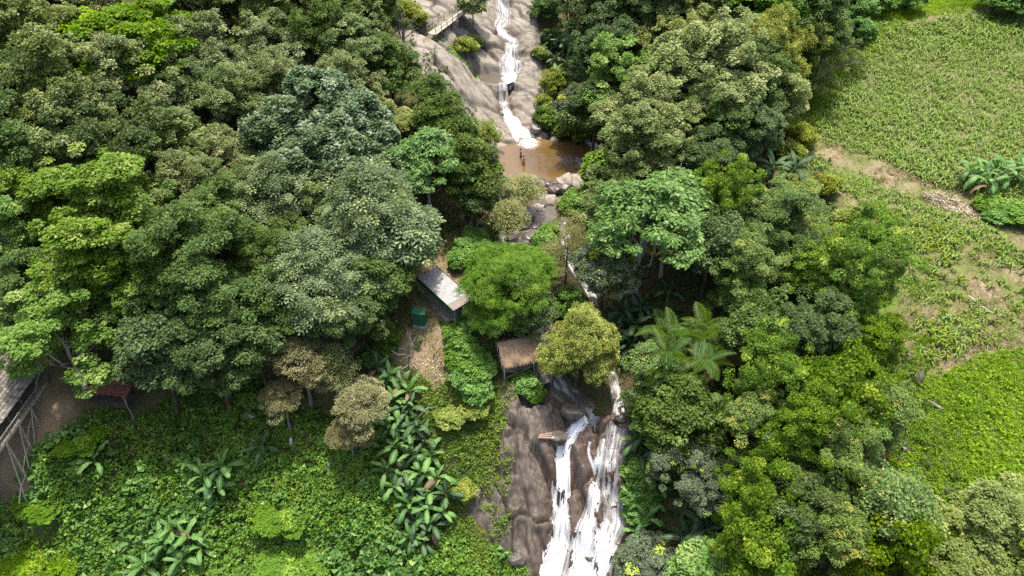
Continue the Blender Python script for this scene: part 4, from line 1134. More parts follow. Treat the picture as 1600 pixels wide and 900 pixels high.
floorL = [(-75, 40), (-75, 150), (-12, 150), (-16, 108), (-13, 97), (-5, 88), (-1, 76), (0, 62), (-9, 63), (-9, 52), (-14, 47), (-20, 45), (-30, 46), (-36, 50), (-44, 50)]
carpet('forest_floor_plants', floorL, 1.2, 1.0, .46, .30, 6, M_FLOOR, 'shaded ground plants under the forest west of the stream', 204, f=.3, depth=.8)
floorR = [(11, 28), (10.5, 46), (9.5, 55), (7, 62), (8, 72), (12, 78), (11, 90), (5, 98), (3, 118), (10, 150), (50, 150), (48, 112), (40, 95), (36, 80), (35, 60), (37, 40), (40, 20)]
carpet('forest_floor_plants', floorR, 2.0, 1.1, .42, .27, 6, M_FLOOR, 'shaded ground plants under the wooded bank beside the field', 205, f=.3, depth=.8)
grassp = poly_px([(1395, 560), (1440, 585), (1500, 575), (1560, 545), (1640, 530)]) + [(70, 40), (70, 24), (30, 24)] + poly_px([(1360, 760), (1400, 690), (1425, 620)])
carpet('grass', grassp, 50, .5, .17, .08, 5, M_GRASS, 'bright lime-green grass and creepers below the maize field', 206, f=.7, el=(.2, 1.2), depth=.6, tscale=.3)
carpet('creeping_weeds', grassp, 3, .6, .34, .22, 5, leaf_mat('leaf_creeping_weed', (.095, .170, .020), (.215, .300, .045), (.27, .34, .06), spec=.12, gain=1.3), 'patches of broader creeping leaves in the bright grass', 217, f=.7, depth=.4, mask=lambda x, y: 1.0 * (fbm(x * .28, y * .28, 503, 3) > .05))
grasst = poly_px([(1330, -20), (1500, -20), (1640, -20), (1600, 4), (1500, 20), (1420, 34), (1375, 60), (1345, 110), (1305, 180), (1262, 228), (1225, 200), (1260, 150), (1320, 80)])
carpet('grass', grasst, 26, .4, .2, .085, 6, M_GRASS, 'bright green grass along the upper edge of the maize field', 207, f=.7, el=(.2, 1.2), depth=.5)
carpet('grass', FIELD, 9, .25, .24, .08, 5, M_WEED, 'sparse weeds and grass between the maize plants', 208, f=.6, el=(.2, 1.3), mask=lambda x, y: np.clip(.85 - bare(x, y), 0.1, 1) * (.25 + .75 * (fbm(x * .25, y * .25, 301, 3) > -.1)))
carpet('grass', LAWN, 40, .12, .12, .04, 5, leaf_mat('leaf_lawn', (.065, .135, .012), (.14, .225, .03), (.2, .25, .06)), 'small green lawn beside the path above the shed', 209, el=(.4, 1.3))
carpet('grass', YARD, 26, .14, .15, .06, 5, M_WEED, 'thin yellowish grass on the dry yard around the shed', 210, el=(.3, 1.3), mask=lambda x, y: .2 + .6 * (fbm(x * .45, y * .45, 311, 3) > 0))
carpet('grass', poly_px([(690, 52), (712, 72), (735, 95), (748, 112), (752, 128), (738, 118), (720, 98), (700, 80), (680, 62), (640, 45), (650, 36)]), 26, .5, .2, .08, 6, M_GRASS,
       'strip of bright grass in the crack of the granite under the footbridge', 211, f=.8, el=(.2, 1.2))
carpet('grass', poly_px([(800, 420), (840, 410), (880, 420), (880, 470), (850, 470), (835, 440)]), 10, .3, .2, .07, 6, M_WEED, 'dry grass on the bank between the stream channels', 212, el=(.2, 1.2))
carpet('grass', [(34, 78), (40, 74), (47, 69.3), (54, 66), (66, 61), (80, 55), (80, 53.5), (66, 59), (54, 64.6), (46, 67.6), (39, 72), (33, 76)], 10, .25, .18, .06, 6, M_GRASS, 'green weeds lining the ditch across the field', 213, el=(.2, 1.2))

# ------------------------------------------------------------------ maize
M_MAIZE = leaf_mat('leaf_maize', (.085, .140, .022), (.190, .260, .050), (.26, .30, .09), spec=.3, rough=.45, var=.14, gain=1.2)
def maize_arrays(seed):
    rng = np.random.default_rng(seed); V, F, t = [], [], []
    k = rng.integers(6, 9)
    for i in range(k):
        a = i * 2.5 + rng.normal(0, .35); L = rng.uniform(.42, .66); z0 = .05 + .055 * i; up = rng.uniform(.5, 1.1)
        d = np.array([math.cos(a), math.sin(a), 0]); sv = np.array([-d[1], d[0], 0]); tt = rng.uniform(.1, 1)
        o = len(V)
        for j, (q, w) in enumerate(((0, .025), (.35, .045), (.7, .036), (1, .004))):
            c = d * (L * q * .8) + UP * (z0 + L * (up * q - .95 * q * q))
            V += [c - sv * w + UP * w * .5, c + sv * w + UP * w * .5]
        for j in range(3):
            F.append((o + 2 * j, o + 2 * j + 1, o + 2 * j + 3, o + 2 * j + 2)); t.append(tt)
    o = len(V)
    for zz, r in ((-.05, .022), (.5, .012)):
        V += [np.array([r, 0, zz]), np.array([-r * .5, r * .8, zz]), np.array([-r * .5, -r * .8, zz])]
    for j in range(3):
        F.append((o + j, o + (j + 1) % 3, o + 3 + (j + 1) % 3, o + 3 + j)); t.append(.6)
    return np.array(V), np.array(F), np.array(t)
MZ = [maize_arrays(700 + i) for i in range(6)]
MZM = [mesh_np('maize_plant', v, f, M_MAIZE, tint=t) for v, f, t in MZ]
rng = np.random.default_rng(77)
gx, gy = np.meshgrid(np.arange(32, 84, .56), np.arange(38, 116, .52))
x = (gx + rng.normal(0, .13, gx.shape)).ravel(); y = (gy + rng.normal(0, .13, gy.shape)).ravel()
sd = poly_sd(x, y, FIELD)
u_ = x / (y * math.cos(PITCH) + (CAM_Z - h(x, y)) * math.sin(PITCH))
thin_ = np.where(line_d(x, y, STEEP_PATH) < 1.9, 0, 1) * np.where(y > 62 + .0 * x, 1.0, .25 + .75 * (fbm(x * .3, y * .3, 401, 2) > .02))
dens = np.clip(1.12 - .9 * bare(x, y) * np.where(y > 66, .55, 1), 0, 1) * thin_
m = (sd > 1.2) & (u_ < .76) & (rng.random(len(x)) < dens)
x, y = x[m], y[m]; z = h(x, y)
sc_ = rng.uniform(.75, 1.35, len(x)) * np.where(y < 66, 1.3, 1.2) * (1 + .25 * fbm(x * .15, y * .15, 402, 2)); rz_ = rng.uniform(0, 6.283, len(x))
near = np.argsort(np.where((x / (y * math.cos(PITCH) + (CAM_Z - z) * math.sin(PITCH)) < .69) & (x > 37.5), x ** 2 + y ** 2 + (z - CAM_Z) ** 2, 1e9) - 900 * sc_)[:300]
isn = np.zeros(len(x), bool); isn[near] = True
for i in near:
    o = link('maize_plant', MZM[i % 6], loc=(x[i], y[i], z[i])); o.rotation_euler = (0, 0, rz_[i]); o.scale = (sc_[i],) * 3
    tag(o, 'young maize plant with arching leaves in the lower part of the field', 'maize plant', 'maize plants of the lower field')
VV, FF, TT = [], [], []; off = 0
idx = np.arange(len(x))
for v in range(6):
    j = idx[(~isn) & (idx % 6 == v)]
    V0, F0, t0 = MZ[v]; c, s_ = np.cos(rz_[j])[:, None], np.sin(rz_[j])[:, None]; k = sc_[j][:, None]
    P = np.stack([x[j][:, None] + k * (V0[:, 0] * c - V0[:, 1] * s_), y[j][:, None] + k * (V0[:, 0] * s_ + V0[:, 1] * c), z[j][:, None] + k * V0[:, 2]], -1)
    VV.append(P.reshape(-1, 3)); FF.append((F0[None] + (np.arange(len(j)) * len(V0))[:, None, None] + off).reshape(-1, 4)); off += P.shape[0] * P.shape[1]
    TT.append(np.tile(t0, len(j)))
tag(link('maize_crop', mesh_np('maize_crop', np.concatenate(VV), np.concatenate(FF), M_MAIZE, tint=np.concatenate(TT))), 'maize crop covering the upper field in rough rows', 'maize', kind='stuff')

# ------------------------------------------------------------------ bananas and other big-leaved plants
def banana_mat(name, c0, c1, rib):
    q = NT(name); uv = q.n('ShaderNodeUVMap'); sx = q.n('ShaderNodeSeparateXYZ'); q.l(uv.outputs[0], sx.inputs[0])
    oi = q.n('ShaderNodeObjectInfo')
    c = q.mix(oi.outputs['Random'], c0, c1)
    mid = q.math('LESS_THAN', q.math('ABSOLUTE', sx.outputs[0]), .09)
    w = q.n('ShaderNodeTexWave'); q.l(uv.outputs[0], w.inputs[0]); w.bands_direction = 'Y'; w.inputs['Scale'].default_value = 7; w.inputs['Distortion'].default_value = 1.5
    c = q.mix(q.math('MULTIPLY', w.outputs['Fac'], .25), c, q.mix(1.0, c, (1.35, 1.3, 1.2), 'MULTIPLY'))
    c = q.mix(mid, c, rib)
    q.base(c, .5, .3); q.bump(w.outputs['Fac'], .3, .03)
    tr = q.n('ShaderNodeBsdfTranslucent'); ms = q.n('ShaderNodeMixShader'); ms.inputs[0].default_value = .25
    q.l(q.mix(1.0, c, (1, 1, .5), 'MULTIPLY'), tr.inputs[0]); q.l(q.p.outputs[0], ms.inputs[1]); q.l(tr.outputs[0], ms.inputs[2]); q.l(ms.outputs[0], q.out.inputs[0])
    return q.m
M_BAN = banana_mat('banana_leaf', (.045, .120, .026), (.115, .235, .050), (.22, .32, .12))
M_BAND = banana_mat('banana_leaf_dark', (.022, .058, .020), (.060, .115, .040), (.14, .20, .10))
M_BANB = banana_mat('banana_leaf_dry', (.10, .068, .034), (.19, .135, .07), (.15, .11, .06))
M_STEM = simple('banana_stem', (.10, .12, .035), (.20, .19, .075), 3, .6, .3, (1, 1, .3))
def banana_leaf(el, arch, seed, mat, L=2.1, W=.54):
    rng = np.random.default_rng(seed); V, uv, F = [], [], []
    n = 16; s = np.linspace(0, 1, n); ang = el - arch * s ** 1.4
    dx = np.cumsum(np.cos(ang)) * L / n; dz = np.cumsum(np.sin(ang)) * L / n
    V.append((0, .03, 0)); V.append((0, 0, .02)); V.append((0, -.03, 0)); uv += [(-.05, 0), (0, 0), (.05, 0)]
    tw = rng.normal(0, .12)
    for i in range(n):
        w = W / 2 * (.08 if s[i] < .12 else math.sin(math.pi * min(1, (s[i] - .08) / .94)) ** .42 if s[i] < .999 else .12)
        w *= rng.uniform(.72, 1.08); dr = .22 + .2 * s[i]
        for k in (-1, 0, 1):
            V.append((dx[i] - .05 * abs(k) * w, k * w + tw * s[i] ** 2, dz[i] - abs(k) * w * dr + .02 * (1 - abs(k)) + k * rng.normal(0, .02))); uv.append((k, s[i]))
    for i in range(n):
        for k in (0, 1):
            a = i * 3 + k; F.append((a, a + 3, a + 4, a + 1))
    return mesh_np('leaf', np.array(V), np.array(F), mat, uv=np.array(uv), smooth=True)
def leafset(mat):
    return [banana_leaf(e, a, 50 + i, mat) for i, (e, a) in enumerate(((1.35, .8), (1.15, 1.2), (.95, 1.6), (.8, 1.5), (.65, 1.9), (.45, 1.7), (.25, 1.7)))]
BL, BLD, BLB = leafset(M_BAN), leafset(M_BAND), leafset(M_BANB)
mb = MB(); mb.tube([(0, 0, -.5), (0, 0, .0), (.02, 0, .6), (.03, .02, 1.25), (.03, .02, 1.6)], [.17, .16, .13, .10, .05], 9)
STEM = mb.mesh('stem', M_STEM, True)
rngn = np.random.default_rng(31)
def banana(px, py, s, label, group=None, dark=False, n=None, name='banana_plant', lift=1.4):
    p, _ = pt(px, py, lift * s)
    z = sz(p.x, p.y)
    root = empty(name, (p.x, p.y, z), rngn.uniform(0, 6.28), (s, s, s))
    tag(root, label, 'banana plant', group)
    link('stem', STEM, root).scale = (1, 1, 1)
    n = n or int(rngn.integers(8, 12)); a0 = rngn.uniform(0, 6.28)
    for i in range(n):
        k = min(6, max(0, int(i / n * 7 + rngn.normal(0, .6))))
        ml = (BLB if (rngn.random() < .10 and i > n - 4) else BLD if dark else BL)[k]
        o = link('leaf', ml, root, (.03, .02, 1.5 - .035 * i))
        o.rotation_euler = (rngn.normal(0, .14), rngn.normal(0, .08), a0 + i * 2.4 + rngn.normal(0, .2)); q = rngn.uniform(.72, 1.12) * (.8 if i < 2 else 1); o.scale = (q, q * rngn.uniform(.85, 1.1), q)
    return root
banana(148, 722, 1.2, 'single banana plant with pale leaves alone in the undergrowth below the rusty roof', n=8)
for (px, py, s), lb in ranked(((320, 745, 1.15), (347, 732, 1.2), (340, 764, 1.0)), 'banana plant of the small clump in mid undergrowth', 0):
    banana(px, py, s, lb, 'bananas of the middle clump')
banana(410, 698, 1.1, 'dark banana plant in the undergrowth below the khaki bush trees', n=8, dark=True)
banana(228, 800, .5, 'small banana seedling in the undergrowth between two larger clumps', n=6)
for (px, py, s), lb in ranked(((258, 850, 1.2), (292, 840, 1.2), (314, 856, 1.1), (283, 876, 1.1), (268, 828, 1.1)), 'banana plant of the large clump near the bottom edge', 0):
    banana(px, py, s, lb, 'bananas of the bottom clump')
banana(228, 886, 1.3, 'banana plant with long upright leaves at the very bottom edge')
banana(573, 690, .8, 'banana plant below the brownish khaki tree, apart from the big stand', dark=True)
banana(530, 720, .7, 'half hidden dark banana plant beside the pale stump', dark=True, n=7)
STAND = sorted(((590, 575, .9), (608, 590, .9), (625, 600, .85), (600, 612, .8), (640, 612, .85), (618, 628, .9), (640, 640, .9), (625, 655, .85), (652, 660, .9), (610, 665, .8), (640, 680, .9), (660, 690, .9),
                  (620, 700, .9), (645, 712, .9), (672, 712, .85), (605, 735, .9), (632, 735, .9), (655, 740, 1.), (685, 745, .9), (615, 760, .8), (645, 765, .9), (672, 770, .9), (698, 775, .9), (640, 790, .9), (668, 795, .9),
                  (690, 800, .8), (648, 818, .9), (675, 820, .8), (640, 840, .8), (662, 848, .8)), key=lambda q: q[1])
for r in range(10):
    for (px, py, s), side in zip(sorted(STAND[3 * r:3 * r + 3]), ('on the undergrowth side', 'in the middle', 'on the bare rock side')):
        banana(px, py, s * 1.15, f'banana plant of the gully stand, {ORD[r]} row from the top, {side}', 'bananas of the gully stand', dark=rngn.random() < .3)
for (px, py, s), lb in ranked(((862, 62, 1.1), (880, 72, 1.2), (898, 66, 1.3), (868, 95, 1.1), (886, 100, 1.1), (872, 122, 1.0)), 'banana plant on the bank beside the upper waterfall', 1):
    banana(px, py, s, lb, 'bananas by the upper waterfall', dark=rngn.random() < .4)
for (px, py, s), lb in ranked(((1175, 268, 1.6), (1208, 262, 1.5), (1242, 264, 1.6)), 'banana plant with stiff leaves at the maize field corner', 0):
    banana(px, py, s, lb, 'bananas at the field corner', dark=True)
for (px, py, s), lb in ranked(((1515, 268, 1.2), (1533, 276, 1.2), (1555, 268, 1.2), (1575, 272, 1.3), (1594, 264, 1.3), (1545, 288, 1.1)), 'banana plant in the row beside the ditch across the field', 0):
    banana(px, py, s, lb, 'bananas by the ditch')
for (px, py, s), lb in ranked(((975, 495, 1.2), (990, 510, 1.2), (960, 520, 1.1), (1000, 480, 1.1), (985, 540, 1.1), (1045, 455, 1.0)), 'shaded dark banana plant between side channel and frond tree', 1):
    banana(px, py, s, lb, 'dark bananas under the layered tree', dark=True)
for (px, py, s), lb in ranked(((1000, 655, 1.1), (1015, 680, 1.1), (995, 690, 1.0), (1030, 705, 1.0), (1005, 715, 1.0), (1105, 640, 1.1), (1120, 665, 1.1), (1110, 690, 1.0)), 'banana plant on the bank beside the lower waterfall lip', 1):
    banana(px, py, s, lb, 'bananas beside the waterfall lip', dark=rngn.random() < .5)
for (px, py, s), lb in ranked(((1010, 810, 1.0), (995, 830, .9), (1015, 780, .9), (1030, 760, .9)), 'light green banana plant between waterfall and round grey-green tree', 0):
    banana(px, py, s, lb, 'bananas below the round tree')
for (px, py, s), lb in ranked(((1075, 845, 1.6), (1105, 830, 1.5), (1090, 870, 1.5)), 'giant banana plant below the round grey-green tree', 0):
    banana(px, py, s, lb, 'giant bananas at the bottom', dark=True)

# ------------------------------------------------------------------ the frond tree
def frond_mesh(seed, mat, L=2.6):
    rng = np.random.default_rng(seed); n = 24
    s = np.linspace(.1, 1, n); ang = .45 - 1.25 * s; X = np.cumsum(np.cos(ang)) * L / n; Z = np.cumsum(np.sin(ang)) * L / n
    C = np.stack([X, 0 * X, Z], 1); P, A, N, Ls = [], [], [], []
    for i in range(n):
        ll = .62 * math.sin(math.pi * min(1, .18 + .8 * s[i])) + .08
        for k in (-1, 1):
            P.append(C[i]); A.append((.45, k, -.28)); N.append((.1, 0, 1)); Ls.append(ll * rng.uniform(.9, 1.1))
    P, A, N = np.array(P), np.array(A, float), np.array(N, float); Ls = np.array(Ls)
    V, F = leaves(P, A, N, Ls, .085)
    r = np.array([[x_, y_, z_ + .015] for x_, z_ in zip(X, Z) for y_ in (-.025, .025)]); o = len(V)
    F2 = np.array([(o + 2 * i, o + 2 * i + 1, o + 2 * i + 3, o + 2 * i + 2) for i in range(n - 1)])
    return mesh_np('frond', np.concatenate([V, r]), np.concatenate([F, F2]), mat, tint=np.concatenate([rng.uniform(.2, .9, len(F)), np.full(len(F2), .8)]))
M_FROND = leaf_mat('leaf_frond', (.050, .100, .018), (.110, .190, .034), (.22, .2, .05), spec=.2, var=.2, gain=.75)
FR = [frond_mesh(i, M_FROND) for i in range(4)]
def frond_tree(px, py, wpx, label, heads, seed):
    rng = np.random.default_rng(seed)
    p, sl = pt(px, py, 7.0); z = gz(p.x, p.y); Rr = wpx / 2 * sl / FPX
    root = tag(empty('frond_tree', (p.x, p.y, z)), label, 'tree')
    mb = MB(); top = Vector((0, 0, 4.2)); mb.tube([(0, 0, -.6), (.05, 0, 2), top], [.26, .2, .15], 9)
    hs = []
    for i in range(heads):
        a = i * 2.4 + rng.uniform(0, .6); r = Rr * (.12 + .5 * math.sqrt(i / heads))
        q = Vector((math.cos(a) * r, math.sin(a) * r, 7.4 - .12 * r * r + rng.uniform(-.5, .4))); hs.append(q)
        mb.tube([top - Vector((0, 0, rng.uniform(.3, 1.6))), top.lerp(q, .5) + Vector((0, 0, -.3)), q], [.11, .08, .05], 6)
    mb.build('trunk', BARKS[1], root, True)
    for i, q in enumerate(hs):
        n = 9
        for k in range(n):
            o = link('frond', FR[(i + k) % 4], root, q); s = rng.uniform(.8, 1.15)
            o.rotation_euler = (rng.normal(0, .12), rng.uniform(-.45, .35) + (.0 if k % 3 else -.5), k * 6.283 / n * 1.9 + rng.normal(0, .2)); o.scale = (s, s, s)
    return root
frond_tree(1085, 530, 190, 'frond tree with long feathery leaves arching over the bank', 7, 3)
frond_tree(1045, 590, 130, 'lower frond tree hanging over the dark bananas', 4, 4)

# ------------------------------------------------------------------ buildings and small structures
M_TIN = simple('tin_sheet', (.15, .155, .155), (.235, .235, .23), 1.2, .45, .5, (1, 1, 1), .15)
M_RUST = simple('rusty_tin', (.17, .165, .155), (.20, .125, .085), 1.6, .6, .35, (1, 1, 1), .15)
M_GREEN = simple('green_paint', (.010, .075, .038), (.018, .105, .055), 2, .55, .4)
M_WOOD = simple('grey_wood', (.13, .11, .09), (.28, .25, .21), 5, .85, .2, (1, 1, 1))
M_PALEW = simple('pale_timber', (.26, .22, .17), (.44, .40, .33), 4, .85, .2)
M_BAMB = simple('bamboo', (.30, .27, .20), (.48, .45, .37), 4, .7, .25)
M_THATCH = leaf_mat('thatch_straw', (.20, .135, .085), (.38, .285, .20), (.46, .38, .29), rough=.9, spec=.1, trans=.08, var=.03)
M_SHING = leaf_mat('weathered_shingle', (.15, .13, .11), (.32, .295, .255), (.42, .40, .35), rough=.85, spec=.2, trans=.0, var=.02)
M_RSLAT = simple('rusty_slat', (.15, .050, .032), (.32, .12, .08), 3, .75, .25)
M_CONC = simple('concrete', (.22, .21, .195), (.36, .345, .32), 2, .9, .2)
M_DARK = simple('dark_timber', (.035, .027, .02), (.08, .062, .048), 4, .85, .2)
M_WHITE = simple('white_sheet', (.70, .70, .70), (.82, .82, .82), 3, .6, .3)
M_STRAW = leaf_mat('dry_stalk', (.24, .18, .11), (.46, .39, .30), (.62, .57, .49), rough=.9, spec=.1, trans=.1, var=.05)

def quat_box(mb, p, q, w, d):
    mb.bar(p, q, w, d)

def shed():
    c = Vector((-6.45, 55.1, 0)); ang = math.atan2(4.7, -3.6)
    L, W, H = 6.4, 2.25, 2.5
    zc = gz(c.x, c.y)
    root = tag(empty('shed', (c.x, c.y, zc), ang), 'open shed with grey tin roof and green edge board beside the dry yard', 'shed')
    def gl(x, y):
        w = Matrix.Rotation(ang, 3, 'Z') @ Vector((x, y, 0)); return gz(c.x + w.x, c.y + w.y) - zc
    sheet = []
    for kind in (0, 1):
        xs = np.linspace(-.54, .54, 37); V = []; F = []
        for j, y in enumerate((-W / 2, 0, W / 2)):
            for x in xs: V.append((x, y, .018 * math.cos(x * 2 * math.pi / .12) + (-.16 * y / (W / 2))))
        n = len(xs)
        for j in range(2):
            for i in range(n - 1): F.append((j * n + i, j * n + i + 1, (j + 1) * n + i + 1, (j + 1) * n + i))
        sheet.append(mesh_np('roof_sheet', np.array(V), np.array(F), M_RUST if kind else M_TIN, smooth=True))
    for i in range(6):
        o = link('roof_sheet', sheet[1 if i == 0 else 0], root, (-L / 2 + .53 + i * 1.06, 0, H + .2 + .012 * (i % 2)))
        o.rotation_euler = (0, .004 * (-1) ** i, 0)
    for y, mt, nm, hgt in ((W / 2 + .04, M_GREEN, 'edge_board', .46), (-W / 2 - .04, M_DARK, 'edge_board', .18)):
        mb = MB(); mb.box((0, y, H + .2 - .16 * (1 if y > 0 else -1) - hgt / 2 + .06), (L + .1, .04, hgt)); o = mb.build(nm, mt, root)
        if mt is M_GREEN: o['label'] = 'dark green board hanging under the roof edge'
    for x in (-L / 2 + .2, 0, L / 2 - .2):
        for y in (-W / 2 + .2, W / 2 - .2):
            mb = MB(); mb.box((x, y, (H + gl(x, y)) / 2 - .2), (.11, .11, H - gl(x, y) + .6)); mb.build('post', M_WOOD, root)
    for y in (-W / 2 + .2, W / 2 - .2):
        mb = MB(); mb.box((0, y, H + .03 - .13 * (1 if y > 0 else -1)), (L, .09, .12)); mb.build('beam', M_DARK, root)
    mb = MB(); mb.box((0, 0, -.25), (L - .3, W - .3, .9)); mb.build('floor', M_CONC, root)
    for y in (-.7, .7):
        mb = MB(); mb.box((0, y, .62), (L - 1.5, .36, .06)); [mb.box((x, y, .39), (.08, .3, .44)) for x in (-2, 0, 2)]; mb.build('bench', M_WOOD, root)
    mb = MB(); mb.box((.2, -W / 2 + .16, .95), (L - 1, .05, .9)); mb.build('low_wall', M_DARK, root)
shed()

def booth():
    p, _ = pt(657, 508); z = gz(p.x, p.y)
    root = tag(empty('booth', (p.x, p.y, z), R(-12), (.75, .75, .85)), 'dark green metal booth at the top of the dry yard', 'booth')
    mb = MB(); mb.box((0, 0, .02), (1.75, 1.15, .5)); mb.build('base', M_CONC, root)
    for sx, sy, a, b in ((0, -.5, 1.6, .05), (0, .5, 1.6, .05), (-.79, 0, .05, .95), (.79, 0, .05, .95)):
        mb = MB(); mb.box((sx, sy, 1.15), (a, b, 1.8)); mb.build('wall_panel', M_GREEN, root)
    for x in (-.4, 0, .4):
        mb = MB(); mb.box((x, -.535, 1.15), (.03, .02, 1.7)); mb.build('panel_rib', M_GREEN, root)
    mb = MB(); mb.box((0, 0, 2.09), (1.8, 1.25, .06), Matrix.Rotation(R(6), 3, 'X')); mb.build('roof', M_GREEN, root)
booth()

def straw_roof(W, Ls, rows, per, seed, L=.75, w=.055):
    """thatch on a slope: local x along the eave, y up the slope"""
    rng = np.random.default_rng(seed); P, A, N, LL = [], [], [], []
    for r in range(rows):
        y = Ls * (r + .9) / rows
        for i in range(per):
            P.append((rng.uniform(-W / 2, W / 2), y + rng.normal(0, .05), .05 + rng.uniform(0, .05))); A.append((rng.normal(0, .09), -1, -.02 + rng.normal(0, .03))); N.append((rng.normal(0, .2), 0, 1)); LL.append(L * rng.uniform(.7, 1.2))
    V, F = leaves(np.array(P), np.array(A), np.array(N), np.array(LL), w, .02)
    o = len(V); b = np.array([(-W / 2, 0, 0), (W / 2, 0, 0), (W / 2, Ls, 0), (-W / 2, Ls, 0), (-W / 2, 0, -.12), (W / 2, 0, -.12), (W / 2, Ls, -.12), (-W / 2, Ls, -.12)])
    F = np.concatenate([F, np.array([(0, 1, 2, 3), (7, 6, 5, 4), (0, 4, 5, 1), (1, 5, 6, 2), (2, 6, 7, 3), (3, 7, 4, 0)]) + o])
    t = np.concatenate([np.clip(rng.normal(.5, .28, len(P)), 0, 1), np.full(6, .3)])
    return mesh_np('thatch', np.concatenate([V, b]), F, M_THATCH, tint=t)

def thatched_hut():
    p = Vector(on_plane(806, 543, -3.2)); ang = R(16); x0, y0 = p.x, p.y + .2
    zg = min(gz(x0 - 1, y0 - 1), gz(x0 + 1, y0 - 1)); fl = -5.0
    root = tag(empty('thatched_hut', (x0, y0, zg), ang), 'small open hut on stilts with brown thatched roof', 'hut')
    d = fl - zg; W, D = 3.1, 2.6; eave, ridge = d + 1.5, d + 2.7
    for s in (1, -1):
        run = D / 2 + .25; Ls = math.hypot(run, ridge - eave); th = math.atan2(ridge - eave, run)
        o = link('thatch', straw_roof(W + .4, Ls + .1, 9, 260, 8 + s), root, (0, -s * run, eave))
        o.rotation_euler = (th, 0, 0) if s > 0 else (th, 0, math.pi)
    mb = MB(); mb.tube([(-W / 2 - .2, 0, ridge + .06), (W / 2 + .2, 0, ridge + .06)], [.1, .1], 8); mb.build('ridge_pole', M_DARK, root)
    for x in (-W / 2 + .1, W / 2 - .1):
        for y in (-D / 2 + .1, D / 2 - .1):
            w = Matrix.Rotation(ang, 3, 'Z') @ Vector((x, y, 0)); g = gz(x0 + w.x, y0 + w.y) - zg
            mb = MB(); mb.tube([(x, y, g - .5), (x, y, eave + .1)], [.075, .065], 7); mb.build('post', M_BAMB, root, True)
    n = 12
    mb = MB(); mb.box((0, 0, 0), (W / n - .02, D, .05)); pm = mb.mesh('floor_plank', M_WOOD)
    for i in range(n): link('floor_plank', pm, root, (-W / 2 + (i + .5) * W / n, 0, d + .003 * (i % 2)))
    for y in (-D / 2 + .1,):
        for zz in (.42, .8):
            mb = MB(); mb.tube([(-W / 2 + .1, y, d + zz), (W / 2 - .1, y, d + zz)], [.035, .035], 6); mb.build('rail', M_BAMB, root, True)
        mb = MB(); mb.tube([(-W / 2 + .1, y, d + .02), (W / 2 - .1, y, d - .9)], [.03, .03], 6); mb.build('brace', M_BAMB, root, True)
        mb = MB(); mb.tube([(W / 2 - .1, y, d + .02), (-W / 2 + .1, y, d - .9)], [.03, .03], 6); mb.build('brace', M_BAMB, root, True)
    for x in (-W / 2 + .1, W / 2 - .1):
        mb = MB(); mb.tube([(x, -D / 2, d - .06), (x, D / 2, d - .06)], [.06, .06], 6); mb.build('joist', M_BAMB, root, True)
thatched_hut()

def plank_way(name, label, cat, A, B, w, n, mat, rail=True, post=1.0, lift=.0):
    """planks laid across two stringers from A to B"""
    A, B = Vector(A), Vector(B); ax = B - A; L = ax.length; rz = math.atan2(ax.y, ax.x); pit = -math.asin(ax.z / L)
    root = tag(empty(name, A, rz), label, cat)
    h2 = math.hypot(ax.x, ax.y)
    f = lambda s, y, z: (h2 * s, y, ax.z * s + z)
    pm = MB(); pm.box((0, 0, 0), (L / n - .03, w, .05)); pm = pm.mesh('plank', mat)
    rngp = np.random.default_rng(len(label))
    for i in range(n):
        o = link('plank', pm, root, f((i + .5) / n, rngp.normal(0, .015), .003 * (i % 2))); o.rotation_euler = (0, pit, rngp.normal(0, .012))
    for y in (-w / 2 + .1, w / 2 - .1):
        mb = MB(); mb.bar(f(-.02, y, -.1), f(1.02, y, -.1), .1, .14); mb.build('stringer', M_DARK, root)
    if rail:
        for y in (-w / 2, w / 2):
            k = max(2, int(L / 1.3))
            for i in range(k + 1):
                mb = MB(); mb.bar(f(i / k, y, -.3), f(i / k, y, post), .07); mb.build('post', mat, root)
            for zz in (post, post * .5):
                mb = MB(); mb.bar(f(0, y, zz), f(1, y, zz), .05, .07); mb.build('rail', mat, root)
    return root, f
A = pt(675, 65)[0]; B = pt(727, 40)[0]
A.z, B.z = sz(A.x, A.y) + .75, sz(B.x, B.y) + .75
r_, f_ = plank_way('footbridge', 'weathered wooden footbridge with handrails across the granite slabs', 'bridge', A, B, 1.4, 18, M_PALEW, True, .95)
for s in (.25, .5, .75):
    for y in (-.45, .45):
        mb = MB(); q = f_(s, y, -.15); mb.bar((q[0], q[1], q[2]), (q[0], q[1], q[2] - 2.2), .1); mb.build('support_leg', M_DARK, r_)
A = Vector((-.75, 59.4, sz(-.75, 59.4) + .35)); B = Vector((-1.35, 66.0, sz(-1.35, 66.0) + .3))
plank_way('walkway', 'grey plank walkway climbing beside the stream above the feathery tree', 'walkway', A, B, 1.15, 16, M_CONC, False)
A = Vector((2.3, 50.6, -4.7)); B = Vector((3.3, 48.3, -6.0))
plank_way('plank_ramp', 'grey timber ramp with rails at the side of the thatched hut', 'ramp', A, B, .8, 8, M_WOOD, True, .8)

